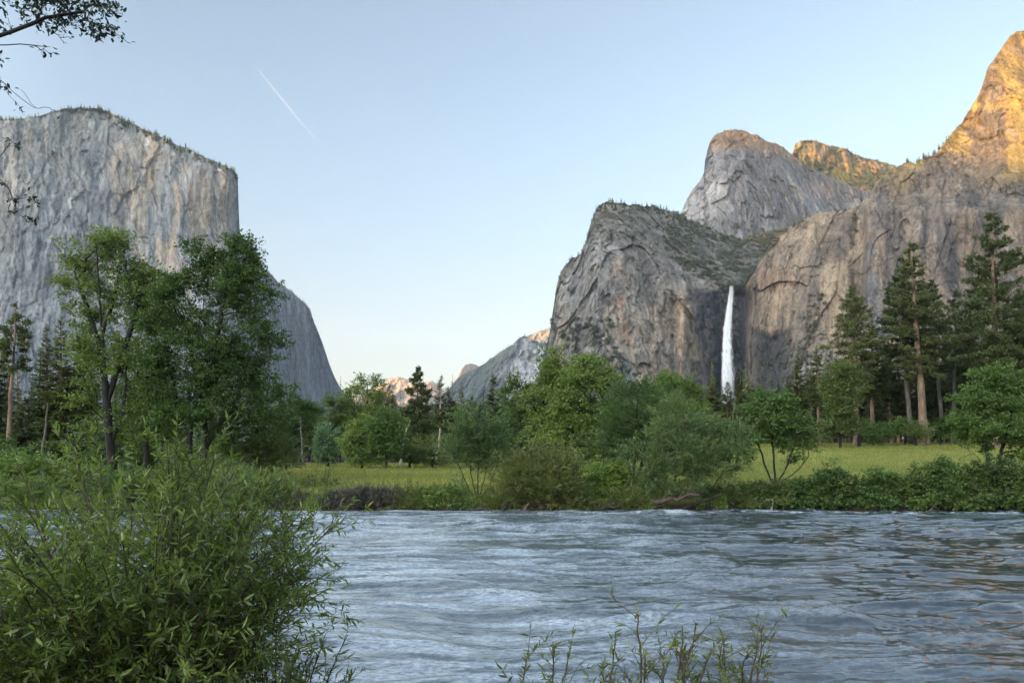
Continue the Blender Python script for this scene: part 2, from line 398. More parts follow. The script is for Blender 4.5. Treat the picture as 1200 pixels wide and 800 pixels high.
# ================================================================ rock
def rock_mat(name, tint=(1, 1, 1), bump=1.0, sc=1.0, zs=0.12, soft=0.0, dark=1.0):
    m = NT(name)
    geo = m.n('ShaderNodeNewGeometry'); at = m.n('ShaderNodeAttribute', attribute_name='tone')
    mp = m.n('ShaderNodeMapping'); mp.inputs['Scale'].default_value = (1, 1, zs); m.l(geo.outputs['Position'], mp.inputs[0])
    n1 = m.noise(mp.outputs[0], 0.05 * sc, 8, 0.72)
    n2 = m.noise(geo.outputs['Position'], 0.06 * sc, 8, 0.75)
    vo = m.n('ShaderNodeTexVoronoi'); vo.feature = 'F1'; vo.inputs['Scale'].default_value = 0.045 * sc
    mp2 = m.n('ShaderNodeMapping'); mp2.inputs['Scale'].default_value = (1, 1, max(zs, .35)); m.l(geo.outputs['Position'], mp2.inputs[0])
    wr = m.n('ShaderNodeVectorMath', operation='ADD'); wn_ = m.n('ShaderNodeTexNoise'); wn_.inputs['Scale'].default_value = 0.05 * sc; wn_.inputs['Detail'].default_value = 4
    m.l(geo.outputs['Position'], wn_.inputs['Vector'])
    sc_ = m.n('ShaderNodeVectorMath', operation='SCALE'); sc_.inputs['Scale'].default_value = 26.0 / sc; m.l(wn_.outputs['Color'], sc_.inputs[0])
    m.l(mp2.outputs[0], wr.inputs[0]); m.l(sc_.outputs[0], wr.inputs[1]); m.l(wr.outputs[0], vo.inputs['Vector'])
    sepc = m.n('ShaderNodeSeparateColor'); m.l(vo.outputs['Color'], sepc.inputs[0])
    k = m.mix(1.0, at.outputs['Color'], m.ramp(n1, [(0.28, 0.62 + .16 * soft), (0.5, 1.0), (0.72, 1.28 - .1 * soft)]), 'MULTIPLY')
    k = m.mix(1.0, k, m.ramp(n2, [(0.30, 0.74), (0.46, 0.98), (0.75, 1.16)]), 'MULTIPLY')
    k = m.mix(1.0, k, m.ramp(sepc.outputs[0], [(0.0, 0.82), (1.0, 1.16)]), 'MULTIPLY')
    k = m.mix(1.0, k, (dark, dark, dark * 1.01), 'MULTIPLY')
    n5 = m.noise(mp2.outputs[0], 0.20 * sc, 3, 0.8)
    k = m.mix(1.0, k, m.ramp(n5, [(0.30, 0.80), (0.5, 1.0), (0.70, 1.18)]), 'MULTIPLY')
    # thin dark joints: upright ones, and a second slanting set
    crk = []
    for rot, scl, zz, wd in ((0.0, 0.020, 0.10, 0.022), (0.45, 0.014, 0.22, 0.016), (-0.5, 0.026, 0.3, 0.014)):
        mc = m.n('ShaderNodeMapping'); mc.inputs['Rotation'].default_value = (0, rot, 0); mc.inputs['Scale'].default_value = (1, 1, zz)
        mr_ = m.n('ShaderNodeMapping'); mr_.inputs['Rotation'].default_value = (0, rot, 0); m.l(geo.outputs['Position'], mr_.inputs[0])
        mc.inputs['Rotation'].default_value = (0, 0, 0); m.l(mr_.outputs[0], mc.inputs[0])
        nn = m.noise(mc.outputs[0], scl * sc, 7, 0.62)
        sb = m.n('ShaderNodeMath', operation='SUBTRACT'); m.l(nn, sb.inputs[0]); sb.inputs[1].default_value = 0.5
        ab = m.n('ShaderNodeMath', operation='ABSOLUTE'); m.l(sb.outputs[0], ab.inputs[0])
        crk.append(m.ramp(ab.outputs[0], [(0.0, 0.58), (wd, 1.0)]))
    for q in crk: k = m.mix(1.0, k, q, 'MULTIPLY')
    p = m.n('ShaderNodeBsdfPrincipled'); m.l(k, p.inputs['Base Color']); p.inputs['Roughness'].default_value = 0.9
    p.inputs['Specular IOR Level'].default_value = 0.2
    ad = m.n('ShaderNodeMath', operation='ADD'); m.l(n1, ad.inputs[0]); m.l(n2, ad.inputs[1])
    ad2 = m.n('ShaderNodeMath', operation='MULTIPLY_ADD'); m.l(sepc.outputs[1], ad2.inputs[0]); ad2.inputs[1].default_value = 0.25; m.l(ad.outputs[0], ad2.inputs[2])
    cmul = m.n('ShaderNodeMath', operation='MULTIPLY_ADD'); m.l(crk[0], cmul.inputs[0]); cmul.inputs[1].default_value = 0.45; m.l(ad2.outputs[0], cmul.inputs[2]); ad2 = cmul
    bp = m.n('ShaderNodeBump'); bp.inputs['Strength'].default_value = 0.6 * bump; bp.inputs['Distance'].default_value = 14.0 / sc
    m.l(ad2.outputs[0], bp.inputs['Height']); m.l(bp.outputs[0], p.inputs['Normal'])
    m.l(p.outputs[0], m.out.inputs[0])
    return m.m

def tps(ctrl):
    c = np.array(ctrl, float); P = c[:, :2] / 100.0; n = len(P)
    d = np.linalg.norm(P[:, None] - P[None], axis=-1)
    K = np.where(d > 0, d * d * np.log(d + 1e-9), 0) + np.eye(n) * 0.01
    A = np.zeros((n + 3, n + 3)); A[:n, :n] = K; A[:n, n] = 1; A[:n, n + 1:] = P; A[n, :n] = 1; A[n + 1:, :n] = P.T
    w = np.linalg.solve(A, np.concatenate([c[:, 2], [0, 0, 0]]))
    def f(x, y):
        x = x / 100.0; y = y / 100.0
        r = w[n] + w[n + 1] * x + w[n + 2] * y
        for k in range(n):
            dd = np.hypot(x - P[k, 0], y - P[k, 1])
            r = r + w[k] * np.where(dd > 0, dd * dd * np.log(dd + 1e-9), 0)
        return r
    return f

CLIFFS = {}
def cliff(name, sil, ybot, ctrl, tone, relief, mat, label, step=1.0, extra=None, rough=1.2, back=900.0):
    sil = np.array(sil, float)
    xs = np.arange(sil[0, 0], sil[-1, 0] + 0.01, step)
    yt = np.interp(xs, sil[:, 0], sil[:, 1])
    pz = np.stack([xs * 0.11, 0 * xs, 0 * xs], -1)
    yt = yt + rough * (fbm(pz, 5, 0.6, seed=int(sil[0, 0]) + 7) + 0.7 * (worley(pz * 1.3, int(ybot) + int(sil[0, 0]) % 50)[2] - .5) + 0.5 * (worley(pz * 3.1, 31 + int(sil[-1, 0]))[2] - .5))
    ny = int((ybot - yt.min()) / step)
    t = np.linspace(0, 1, ny)[:, None]
    PX = np.broadcast_to(xs[None], (ny, len(xs))).copy()
    PY = yt[None] + t * (ybot - yt[None])
    D = tps(ctrl)(PX, PY)
    P = unproject(PX, PY, D)
    d = relief(P, PX, PY)
    fade = np.clip((PY - yt[None]) / 2.0, 0.15, 1)
    D2 = D + d * fade + (extra(PX, PY) if extra else 0)
    P2 = unproject(PX, PY, D2)
    c = tone(P, PX, PY, d)
    # behind the rim the rock carries on back and down; below, the foot goes under the ground
    rows = [P2]; cols = [c]
    top = P2[0]; ct = c[0]
    bk = []
    for k, (g, drop) in enumerate([(0.02, 0.004), (0.06, 0.03), (0.15, 0.12), (0.35, 0.5), (0.6, 1.0)][::-1]):
        b = top.copy(); f = 1 + g * back / 1000.0 * 1.0
        b[:, :2] *= f
        b[:, 2] = top[:, 2] * (1 - drop) - 2
        bk.append(b)
    rows = [b[None] for b in bk] + rows
    cols = [ct[None]] * 5 + cols
    foot = P2[-1].copy(); foot[:, 2] = -30
    rows.append(foot[None]); cols.append(c[-1][None])
    G = np.concatenate(rows); C = np.concatenate(cols)
    n, m = G.shape[:2]; idx = np.arange(n * m).reshape(n, m)
    q = np.stack([idx[:-1, :-1], idx[1:, :-1], idx[1:, 1:], idx[:-1, 1:]], -1).reshape(-1, 4)
    o = mesh_obj(name, G.reshape(-1, 3), [q], mat, attrs={'tone': C.reshape(-1, 3)})
    tag(o, label, 'cliff', kind='structure')
    CLIFFS[label] = (xs, yt, PX, PY, P2)
    return o

def blend(c, col, w):
    w = np.clip(w, 0, 1)[..., None]
    return c * (1 - w) + np.array(col) * w

def facets(q, size, zst, seed, amp, tilt=0.5):
    """broken planar faces: every cell of the joint pattern has its own offset and tilt"""
    s = np.array([1, 1, zst]) / size
    p = q * s
    p = p + 0.35 * np.stack([vnoise(p * 1.7, seed + 31), vnoise(p * 1.7, seed + 32), vnoise(p * 1.7, seed + 33)], -1)
    w1, w2, cid = worley(p, seed)
    i1 = (cid * 9973) % 1.0; i2 = (cid * 7919) % 1.0
    return amp * ((cid - 0.5) + tilt * ((p[..., 0] - np.floor(p[..., 0]) - .5) * (i1 - .5) * 2 + (p[..., 2] - np.floor(p[..., 2]) - .5) * (i2 - .5) * 2))

def smooth_rows(a, n):
    for _ in range(n):
        a = a.copy(); a[1:-1, 1:-1] = (a[1:-1, 1:-1] * 4 + a[:-2, 1:-1] + a[2:, 1:-1] + a[1:-1, :-2] + a[1:-1, 2:]) / 8
    return a

def std_relief(big, flute, block, fine, s=1.0, zst=0.3, seed=0):
    def f(P, PX, PY):
        q = P / s
        r = big * fbm(q * np.array([1, 1, max(zst, .3)]) / 260.0, 3, seed=seed + 1)
        r += flute * 1.6 * fbm(q * np.array([1, 1, zst * .5]) / 48.0, 5, 0.6, seed=seed + 2)
        k = smooth_rows(facets(q, 90.0, max(zst, .25), seed + 3, block * 1.5), 1)
        k = k + facets(q, 34.0, max(zst, .3), seed + 5, block * 0.8) + smooth_rows(facets(q, 14.0, max(zst, .4), seed + 6, block * 0.35), 1)
        r += k
        r += fine * fbm(q / 14.0, 3, 0.6, seed=seed + 4)
        return r
    return f

GREY = np.array((0.33, 0.335, 0.345)); TAN = (0.46, 0.375, 0.27); DARK = (0.10, 0.10, 0.11); PALE = (0.52, 0.52, 0.52); ORANGE = (0.50, 0.30, 0.16); VEG = (0.068, 0.072, 0.042); BROWN = (0.25, 0.21, 0.17)

def streaks(P, s, zs, seed, octs=4):
    return fbm(P * np.array([1, 1, zs]) / s, octs, 0.6, seed=seed)

# ---- the great wall on the left
def panels(c, P, seed, s, zs, col, amt, th=0.06, soft=0.10):
    return blend(c, col, sstep(th, th + soft, streaks(P, s, zs, seed, 5)) * amt)

def tone_wall(P, PX, PY, d):
    c = np.zeros(P.shape) + GREY * 0.84
    c = blend(c, (0.24, 0.255, 0.25), (1 - sstep(165, 235, PY + 30 * streaks(P, 200, .6, 212))) * 0.75)
    c = panels(c, P, 213, 150, 0.10, (0.38, 0.38, 0.39), 0.55)
    c = panels(c, P, 214, 90, 0.05, (0.23, 0.235, 0.25), 0.6, 0.12)
    c = blend(c, PALE, sstep(0.0, 0.5, streaks(P, 160, 0.35, 201)) * 0.6)
    tanw = np.exp(-((PX - 205) / 60.0) ** 2) * np.exp(-((PY - 270) / 110.0) ** 2) + 0.38
    c = blend(c, TAN, sstep(-0.15, 0.45, streaks(P, 60, 0.07, 203)) * tanw * 0.95)
    dk = np.exp(-((PX - 118) / 32.0) ** 2) * sstep(120, 190, PY) * (1 - sstep(250, 330, PY))
    c = blend(c, (0.17, 0.18, 0.20), sstep(-0.25, 0.3, streaks(P, 45, 0.06, 205)) * (0.25 + 0.75 * dk))
    c = blend(c, (0.20, 0.205, 0.22), sstep(0.15, 0.5, streaks(P, 26, 0.05, 207)) * 0.65)
    c = blend(c, PALE, sstep(0.22, 0.5, streaks(P, 24, 0.05, 209)) * 0.5)
    tp = np.exp(-((PX - 195) / 62.0) ** 2) * sstep(158, 185, PY - (PX - 150) * .35) * (1 - sstep(290, 345, PY))
    c = panels(c, P, 215, 75, 0.10, (0.47, 0.39, 0.28), 0.75 * tp, -0.08, 0.14)
    c = panels(c, P, 216, 40, 0.06, (0.47, 0.36, 0.25), 0.7 * tp, 0.05, 0.1)
    low = sstep(300, 400, PY) * sstep(120, 0, PX)
    c = blend(c, PALE, low * 0.35)
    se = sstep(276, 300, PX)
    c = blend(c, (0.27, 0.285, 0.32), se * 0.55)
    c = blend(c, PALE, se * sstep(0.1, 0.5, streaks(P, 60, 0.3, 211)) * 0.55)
    rim = np.zeros(PX.shape); 
    return c
WALL_SIL = [(-120, 148), (-40, 142), (0, 141), (30, 139), (45, 136), (60, 131), (75, 128), (95, 126), (112, 127), (125, 130), (135, 135), (145, 140), (158, 146), (170, 152), (185, 158), (200, 166), (215, 173), (230, 180), (246, 187), (262, 194), (272, 199), (277, 203), (279, 214), (280.5, 272), (290, 283), (297, 292), (307, 312), (316, 320), (326, 331), (338, 339), (349, 349), (357, 355), (363, 363), (369, 381), (374, 392), (379, 404), (386, 426), (391, 438), (396, 449), (402, 459), (410, 470)]
def wall_extra(x, y):
    return -35 * np.exp(-((x - 268) / 12.0) ** 2) + 60 * sstep(282, 300, x) * 0
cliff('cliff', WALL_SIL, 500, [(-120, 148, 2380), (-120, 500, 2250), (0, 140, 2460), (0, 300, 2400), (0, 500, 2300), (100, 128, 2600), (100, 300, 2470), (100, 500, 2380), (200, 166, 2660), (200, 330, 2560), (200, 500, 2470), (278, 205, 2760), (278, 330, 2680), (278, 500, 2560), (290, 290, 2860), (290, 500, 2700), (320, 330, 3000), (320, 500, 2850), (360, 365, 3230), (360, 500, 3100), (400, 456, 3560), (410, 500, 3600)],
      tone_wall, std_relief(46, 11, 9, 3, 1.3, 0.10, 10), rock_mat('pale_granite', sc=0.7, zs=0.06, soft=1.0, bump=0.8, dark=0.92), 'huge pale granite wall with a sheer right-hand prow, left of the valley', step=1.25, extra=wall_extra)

# ---- right side: lower buttress with the hanging valley
def rim_y(x): return np.interp(x, [640, 660, 690, 700, 720, 760, 800, 845, 870, 950], [400, 322, 285, 275, 275, 290, 312, 336, 338, 320])
def tone_butt(P, PX, PY, d):
    c = np.zeros(P.shape) + GREY * 0.72
    c = blend(c, (0.33, 0.28, 0.23), sstep(-0.1, 0.4, streaks(P, 80, 0.5, 221)) * 0.6)
    c = panels(c, P, 234, 110, 0.25, (0.20, 0.185, 0.175), 0.6)
    c = panels(c, P, 235, 70, 0.3, (0.40, 0.345, 0.28), 0.55, 0.12)
    tanw = sstep(735, 790, PX) * sstep(325, 355, PY) * (1 - sstep(838, 850, PX))
    c = blend(c, (0.37, 0.305, 0.23), tanw * (0.35 + 0.65 * sstep(-.3, 0.3, streaks(P, 40, 0.2, 223))))
    c = blend(c, DARK, sstep(0.18, 0.5, streaks(P, 22, 0.08, 225)) * 0.7)
    c = blend(c, (0.42, 0.41, 0.40), sstep(0.2, 0.5, streaks(P, 30, 0.4, 226)) * 0.45)
    c = blend(c, ORANGE, np.exp(-((PX - 726) / 6.0) ** 2 - ((PY - 355) / 7.0) ** 2) * 0.9 * (0.5 + 0.5 * streaks(P, 14, .5, 230)))
    c = blend(c, (0.43, 0.27, 0.19), np.exp(-((PX - 733) / 7.0) ** 2 - ((PY - 388) / 14.0) ** 2) * 0.5)
    c = blend(c, (0.42, 0.28, 0.19), np.exp(-((PX - 797) / 3.0) ** 2) * sstep(350, 370, PY) * 0.5)
    c = c * np.array([1.0, .955, .90])
    wet = sstep(802, 828, PX + 7 * streaks(P, 30, 0.3, 227) - 0.09 * (PY - 440)) * sstep(330, 345, PY)
    c = blend(c, (0.046, 0.045, 0.052), wet * 0.92)
    c = blend(c, (0.13, 0.115, 0.115), wet * sstep(0.15, .5, streaks(P, 18, 0.15, 228)) * 0.6)
    up = 1 - sstep(-4, 6, PY - rim_y(PX))
    c = blend(c, (0.21, 0.19, 0.165), up * 0.85)
    c = blend(c, VEG, up * sstep(0.05, 0.30, fbm(P / 45.0, 5, 0.7, seed=229) + 0.22 * sstep(770, 830, PX)) * 0.8)
    c = blend(c, (0.31, 0.28, 0.25), up * sstep(0.2, 0.5, fbm(P / 35.0, 4, 0.6, seed=233)) * (1 - sstep(780, 830, PX)))
    tal = np.exp(-((PX - 690 - 0.5 * (PY - 400)) / 26.0) ** 2) * sstep(372, 392, PY)
    c = blend(c, (0.075, 0.08, 0.05), tal * sstep(-0.1, 0.3, fbm(P / 40.0, 4, 0.6, seed=231)) * 0.9)
    return c
BUTT_SIL = [(625, 470), (632, 440), (638, 422), (642, 400), (645, 385), (650, 350), (652, 335), (655, 324), (661, 311), (668, 305), (675, 302), (680, 299), (684, 290), (687, 281), (690, 270), (693, 259), (697, 249), (701, 241), (706, 238), (712, 236), (722, 236), (735, 239), (745, 240), (770, 242), (785, 246), (798, 252), (812, 259), (830, 268), (850, 276), (870, 280), (890, 274), (910, 268), (950, 262)]
def butt_extra(x, y):
    r = 34 * sstep(830, 850, x) * (1 - sstep(876, 884, x)) * sstep(332, 345, y)
    return r - 22 * np.exp(-((x - 800) / 7.0) ** 2) * sstep(340, 352, y) + 14 * np.exp(-((x - 790) / 4.0) ** 2) * sstep(340, 352, y)
cliff('cliff', BUTT_SIL, 505, [(625, 470, 1580), (625, 505, 1560), (645, 385, 1600), (650, 480, 1520), (660, 318, 1640), (668, 400, 1540), (697, 249, 1720), (700, 280, 1610), (700, 330, 1550), (700, 480, 1440), (740, 240, 1800), (760, 290, 1620), (760, 330, 1560), (760, 480, 1450), (800, 254, 2000), (800, 312, 1640), (800, 350, 1570), (800, 480, 1490), (845, 275, 2010), (845, 337, 1610), (845, 360, 1580), (845, 480, 1530), (880, 280, 2060), (880, 338, 1640), (880, 480, 1580), (950, 262, 2200), (950, 320, 1900), (950, 505, 1700)],
      tone_butt, std_relief(28, 9, 15, 4, 1.0, 0.35, 40), rock_mat('buttress_granite', dark=0.84), 'broken grey granite buttress left of the waterfall', extra=butt_extra, rough=2.2)

# ---- right wall with the golden summit
def tone_right(P, PX, PY, d):
    c = np.zeros(P.shape) + np.array((0.215, 0.186, 0.163))
    c = panels(c, P, 252, 130, 0.12, (0.30, 0.245, 0.20), 0.6)
    c = panels(c, P, 253, 80, 0.06, (0.14, 0.13, 0.13), 0.6, 0.10)
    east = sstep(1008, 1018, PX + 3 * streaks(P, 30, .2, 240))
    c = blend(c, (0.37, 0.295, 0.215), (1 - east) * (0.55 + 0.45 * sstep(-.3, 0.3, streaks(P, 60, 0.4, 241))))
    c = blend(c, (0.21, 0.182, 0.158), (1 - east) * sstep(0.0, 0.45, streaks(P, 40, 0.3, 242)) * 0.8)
    c = blend(c, (0.40, 0.25, 0.19), np.exp(-((PX - 898) / 16.0) ** 2 - ((PY - 325) / 12.0) ** 2) * 0.6)
    c = blend(c, (0.35, 0.28, 0.205), east * sstep(0.1, 0.45, streaks(P, 34, 0.08, 243)) * 0.65)
    c = blend(c, (0.12, 0.115, 0.12), sstep(0.02, 0.4, streaks(P, 26, 0.04, 244)) * 0.8 * (0.4 + 0.6 * east))
    c = blend(c, (0.42, 0.38, 0.33), sstep(0.3, 0.5, streaks(P, 22, 0.35, 245)) * 0.55)
    c = blend(c, (0.21, 0.21, 0.225), np.exp(-((PX - 1024) / 8.0) ** 2) * sstep(235, 260, PY) * 0.8)
    c = panels(c, P, 254, 45, 0.05, (0.40, 0.31, 0.22), 0.55 * sstep(205, 230, PY), 0.12, 0.08)
    c = panels(c, P, 255, 50, 0.3, (0.43, 0.34, 0.24), 0.6 * (1 - east), 0.05, 0.1)
    sun_gold = 1 - sstep(172, 236, PY + 16 * streaks(P, 40, 1, 246))  # sunset gold painted into the rock above the shadow line
    c = blend(c, (0.28, 0.18, 0.066), sun_gold * (0.45 + 0.5 * sstep(-0.2, 0.4, streaks(P, 50, 0.15, 247))))
    c = blend(c, (0.50, 0.35, 0.10), sun_gold * sstep(0.0, 0.3, streaks(P, 60, 0.12, 249) + 0.35 * sstep(1150, 1195, PX) * sstep(90, 120, PY)) * 0.8)
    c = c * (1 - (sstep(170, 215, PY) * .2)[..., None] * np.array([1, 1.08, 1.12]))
    # the wet black apron and arch right of the fall, and the pale talus below
    ap = np.exp(-((PX - 903) / 27.0) ** 4) * sstep(388, 397, PY + 0.45 * np.abs(PX - 905) + 6 * streaks(P, 30, .5, 248))
    c = blend(c, (0.046, 0.046, 0.050), ap * 0.95)
    wetl = (1 - sstep(874, 886, PX + 4 * streaks(P, 25, .4, 250) + 0.05 * (PY - 340))) * sstep(335, 345, PY)
    c = blend(c, (0.046, 0.045, 0.052), wetl * 0.92)
    tal = sstep(395, 425, PY - 0.25 * (PX - 950)) * sstep(925, 945, PX)
    c = blend(c, (0.26, 0.25, 0.245), tal * 0.7)
    gul = np.exp(-((PX - 948 + 0.35 * (PY - 380)) / 9.0) ** 2) * sstep(340, 365, PY)
    c = blend(c, (0.10, 0.10, 0.065), gul * sstep(-0.1, 0.3, fbm(P / 25.0, 3, seed=251)) * 0.85)
    return c
RIGHT_SIL = [(856, 350), (862, 341), (868, 337), (873, 332), (880, 320), (886, 311), (892, 303), (898, 295), (905, 287), (915, 277), (925, 268), (932, 262), (945, 255), (960, 250), (980, 247), (998, 245), (1008, 240), (1014, 233), (1020, 225), (1027, 214), (1035, 206), (1043, 200), (1050, 196), (1060, 190), (1066, 189), (1072, 192), (1080, 186), (1090, 182), (1098, 178), (1103, 172), (1110, 163), (1118, 153), (1127, 143), (1134, 132), (1140, 122), (1147, 110), (1152, 98), (1155, 88), (1158, 79), (1164, 70), (1171, 60), (1178, 50), (1184, 42), (1191, 37), (1200, 36), (1212, 42), (1225, 52), (1245, 62), (1275, 80), (1300, 95), (1330, 120)]
def right_extra(x, y):
    r = -34 * sstep(1010, 1018, x) * sstep(225, 250, y) + 14 * np.exp(-((x - 1003) / 5.0) ** 2) * sstep(250, 262, y)
    r = r + 16 * (1 - sstep(184, 204, y - 0.02 * (x - 1100) + 5 * np.sin(x * .13))) * sstep(1105, 1130, x)
    r = r + 18 * np.exp(-((x - 905) / 22.0) ** 2) * sstep(388, 400, y + 0.4 * np.abs(x - 905)) 
    r = r + 40 * (1 - sstep(866, 890, x)) * sstep(334, 350, y)
    return r
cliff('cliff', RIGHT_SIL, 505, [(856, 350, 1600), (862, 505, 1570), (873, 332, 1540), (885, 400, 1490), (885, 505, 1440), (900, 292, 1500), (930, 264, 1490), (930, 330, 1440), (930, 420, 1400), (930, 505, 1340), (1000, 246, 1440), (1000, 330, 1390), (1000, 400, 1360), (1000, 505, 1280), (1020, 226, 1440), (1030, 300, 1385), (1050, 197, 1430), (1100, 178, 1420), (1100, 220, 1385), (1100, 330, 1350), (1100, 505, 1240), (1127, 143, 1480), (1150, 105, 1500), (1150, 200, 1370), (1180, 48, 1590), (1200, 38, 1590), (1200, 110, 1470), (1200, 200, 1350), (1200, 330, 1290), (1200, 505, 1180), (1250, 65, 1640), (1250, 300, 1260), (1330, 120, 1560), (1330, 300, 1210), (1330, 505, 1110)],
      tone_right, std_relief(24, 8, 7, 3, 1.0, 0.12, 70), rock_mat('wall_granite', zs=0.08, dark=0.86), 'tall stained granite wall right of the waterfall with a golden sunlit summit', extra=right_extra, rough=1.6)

# ---- middle dome
def tone_mid(P, PX, PY, d):
    c = np.zeros(P.shape) + GREY * np.array((.50, .49, .50))
    c = panels(c, P, 264, 120, 0.15, (0.19, 0.19, 0.205), 0.55, 0.05)
    c = blend(c, (0.31, 0.30, 0.30), np.exp(-((PX - 862) / 40.0) ** 2 - ((PY - 240) / 32.0) ** 2) * 0.6)
    c = blend(c, PALE, sstep(-0.1, 0.5, streaks(P, 120, 0.6, 261)) * 0.45 * sstep(180, 230, PY))
    c = blend(c, (0.22, 0.22, 0.235), sstep(0.1, 0.5, streaks(P, 45, 0.15, 262)) * 0.6)
    c = blend(c, (0.36, 0.27, 0.24), np.exp(-((PX - 965) / 26.0) ** 2 - ((PY - 222) / 9.0) ** 2) * 0.55)
    c = blend(c, (0.31, 0.19, 0.085), (1 - sstep(168, 182, PY - 0.25 * np.clip(PX - 880, 0, 60))) * 0.55)  # sunlight on the cap painted into the rock colour
    c = blend(c, VEG, sstep(0.05, 0.35, fbm(P / 60.0, 4, 0.6, seed=263) - 0.9 + sstep(240, 285, PY + 0.1 * (PX - 900)) * 1.1) * 0.8)
    return c
MID_SIL = [(786, 300), (793, 270), (798, 252), (801, 243), (805, 233), (810, 225), (816, 217), (822, 209), (825, 203), (826, 190), (829, 176), (832, 167), (837, 160), (845, 156), (855, 153), (868, 152), (880, 156), (890, 160), (900, 166), (908, 168), (918, 172), (928, 182), (940, 190), (955, 200), (970, 207), (990, 215), (1005, 220), (1020, 227), (1040, 236), (1070, 250)]
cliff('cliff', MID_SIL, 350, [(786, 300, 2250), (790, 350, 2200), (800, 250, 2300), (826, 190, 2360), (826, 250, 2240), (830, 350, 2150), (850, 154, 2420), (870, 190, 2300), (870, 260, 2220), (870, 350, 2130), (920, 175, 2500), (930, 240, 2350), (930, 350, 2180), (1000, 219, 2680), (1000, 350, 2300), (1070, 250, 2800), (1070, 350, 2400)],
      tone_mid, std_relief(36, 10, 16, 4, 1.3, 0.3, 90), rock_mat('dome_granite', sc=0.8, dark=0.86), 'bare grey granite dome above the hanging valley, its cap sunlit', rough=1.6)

# ---- sunlit peak behind
def tone_back(P, PX, PY, d):
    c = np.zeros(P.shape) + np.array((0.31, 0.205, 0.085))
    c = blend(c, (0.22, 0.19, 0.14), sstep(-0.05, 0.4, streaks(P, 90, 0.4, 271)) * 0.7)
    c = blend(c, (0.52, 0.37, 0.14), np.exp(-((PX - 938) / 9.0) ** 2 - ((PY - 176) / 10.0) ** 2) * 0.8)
    g = sstep(-0.15, 0.25, fbm(P / 70.0, 5, 0.65, seed=272) + 0.4 * sstep(182, 200, PY - 0.1 * (PX - 940)) - 0.12)
    return blend(c, (0.085, 0.10, 0.035), g * 0.85)
BACK_SIL = [(918, 200), (925, 186), (929, 178), (931, 171), (934, 167), (938, 165), (948, 164), (958, 166), (968, 169), (978, 171), (986, 175), (993, 175), (1000, 180), (1012, 184), (1022, 187), (1035, 190), (1048, 194), (1060, 199), (1090, 210)]
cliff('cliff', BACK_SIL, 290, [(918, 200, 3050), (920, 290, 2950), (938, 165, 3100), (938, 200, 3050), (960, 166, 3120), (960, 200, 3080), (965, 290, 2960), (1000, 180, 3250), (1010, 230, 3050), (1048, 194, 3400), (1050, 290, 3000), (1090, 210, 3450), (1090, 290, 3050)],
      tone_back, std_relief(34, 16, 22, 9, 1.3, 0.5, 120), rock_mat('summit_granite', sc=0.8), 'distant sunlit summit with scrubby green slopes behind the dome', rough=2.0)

# ---- far ridges up the valley
def tone_for(P, PX, PY, d):
    c = np.zeros(P.shape) + np.array((0.075, 0.085, 0.07))
    c = blend(c, (0.26, 0.25, 0.25), sstep(0.2, 0.5, fbm(P / 160.0, 4, 0.6, seed=281)) * 0.6)
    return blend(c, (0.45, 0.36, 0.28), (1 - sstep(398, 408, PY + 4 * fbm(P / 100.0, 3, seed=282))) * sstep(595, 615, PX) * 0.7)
cliff('cliff', [(500, 480), (515, 468), (525, 457), (535, 444), (550, 435), (565, 428), (575, 420), (585, 413), (600, 404), (612, 397), (622, 392), (632, 388), (642, 386), (660, 381), (700, 372), (740, 370)], 505,
      [(500, 480, 6800), (500, 505, 6500), (550, 435, 6400), (550, 505, 5600), (600, 404, 6000), (600, 505, 5200), (650, 384, 5700), (650, 505, 5000), (740, 370, 5400), (740, 505, 4800)],
      tone_for, std_relief(90, 40, 30, 24, 2.5, 0.5, 150), rock_mat('forest_ridge', sc=0.4), 'dark forested ridge running down to the valley floor', rough=1.2, back=2000)
def tone_spire(P, PX, PY, d):
    c = np.zeros(P.shape) + np.array((0.40, 0.40, 0.41))
    c = blend(c, (0.25, 0.255, 0.27), sstep(0.05, 0.45, streaks(P, 60, 0.1, 291)) * 0.7)
    return blend(c, VEG, sstep(0.2, 0.45, fbm(P / 70.0, 4, seed=292)) * 0.5)
cliff('cliff', [(585, 475), (590, 452), (593, 432), (596, 418), (599, 408), (602, 402), (606, 397), (612, 394), (618, 394), (624, 398), (630, 401), (640, 400), (652, 396), (670, 392), (700, 385)], 505,
      [(585, 475, 4500), (585, 505, 4450), (602, 402, 4450), (605, 505, 4200), (650, 396, 4500), (650, 505, 4150), (700, 385, 4500), (700, 505, 4100)],
      tone_spire, std_relief(50, 30, 30, 10, 2.0, 0.2, 170), rock_mat('spire_granite', sc=0.5), 'pale granite tower in front of the forested ridge', rough=1.4)
def tone_far(P, PX, PY, d):
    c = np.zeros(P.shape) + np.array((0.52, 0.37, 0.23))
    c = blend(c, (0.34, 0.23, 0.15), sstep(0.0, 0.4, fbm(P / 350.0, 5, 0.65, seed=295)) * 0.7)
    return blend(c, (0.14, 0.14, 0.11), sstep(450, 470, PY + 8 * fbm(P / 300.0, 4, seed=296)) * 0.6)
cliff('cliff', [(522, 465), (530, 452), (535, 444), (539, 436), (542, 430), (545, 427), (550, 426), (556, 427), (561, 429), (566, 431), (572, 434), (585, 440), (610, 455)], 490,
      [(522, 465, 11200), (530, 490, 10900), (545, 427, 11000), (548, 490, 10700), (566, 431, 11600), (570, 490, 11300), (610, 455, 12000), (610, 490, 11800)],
      tone_far, std_relief(60, 30, 40, 15, 4.0, 0.3, 190), rock_mat('far_dome', sc=0.3), 'far rounded half dome glowing orange above the ridge', rough=0.8, back=1500)
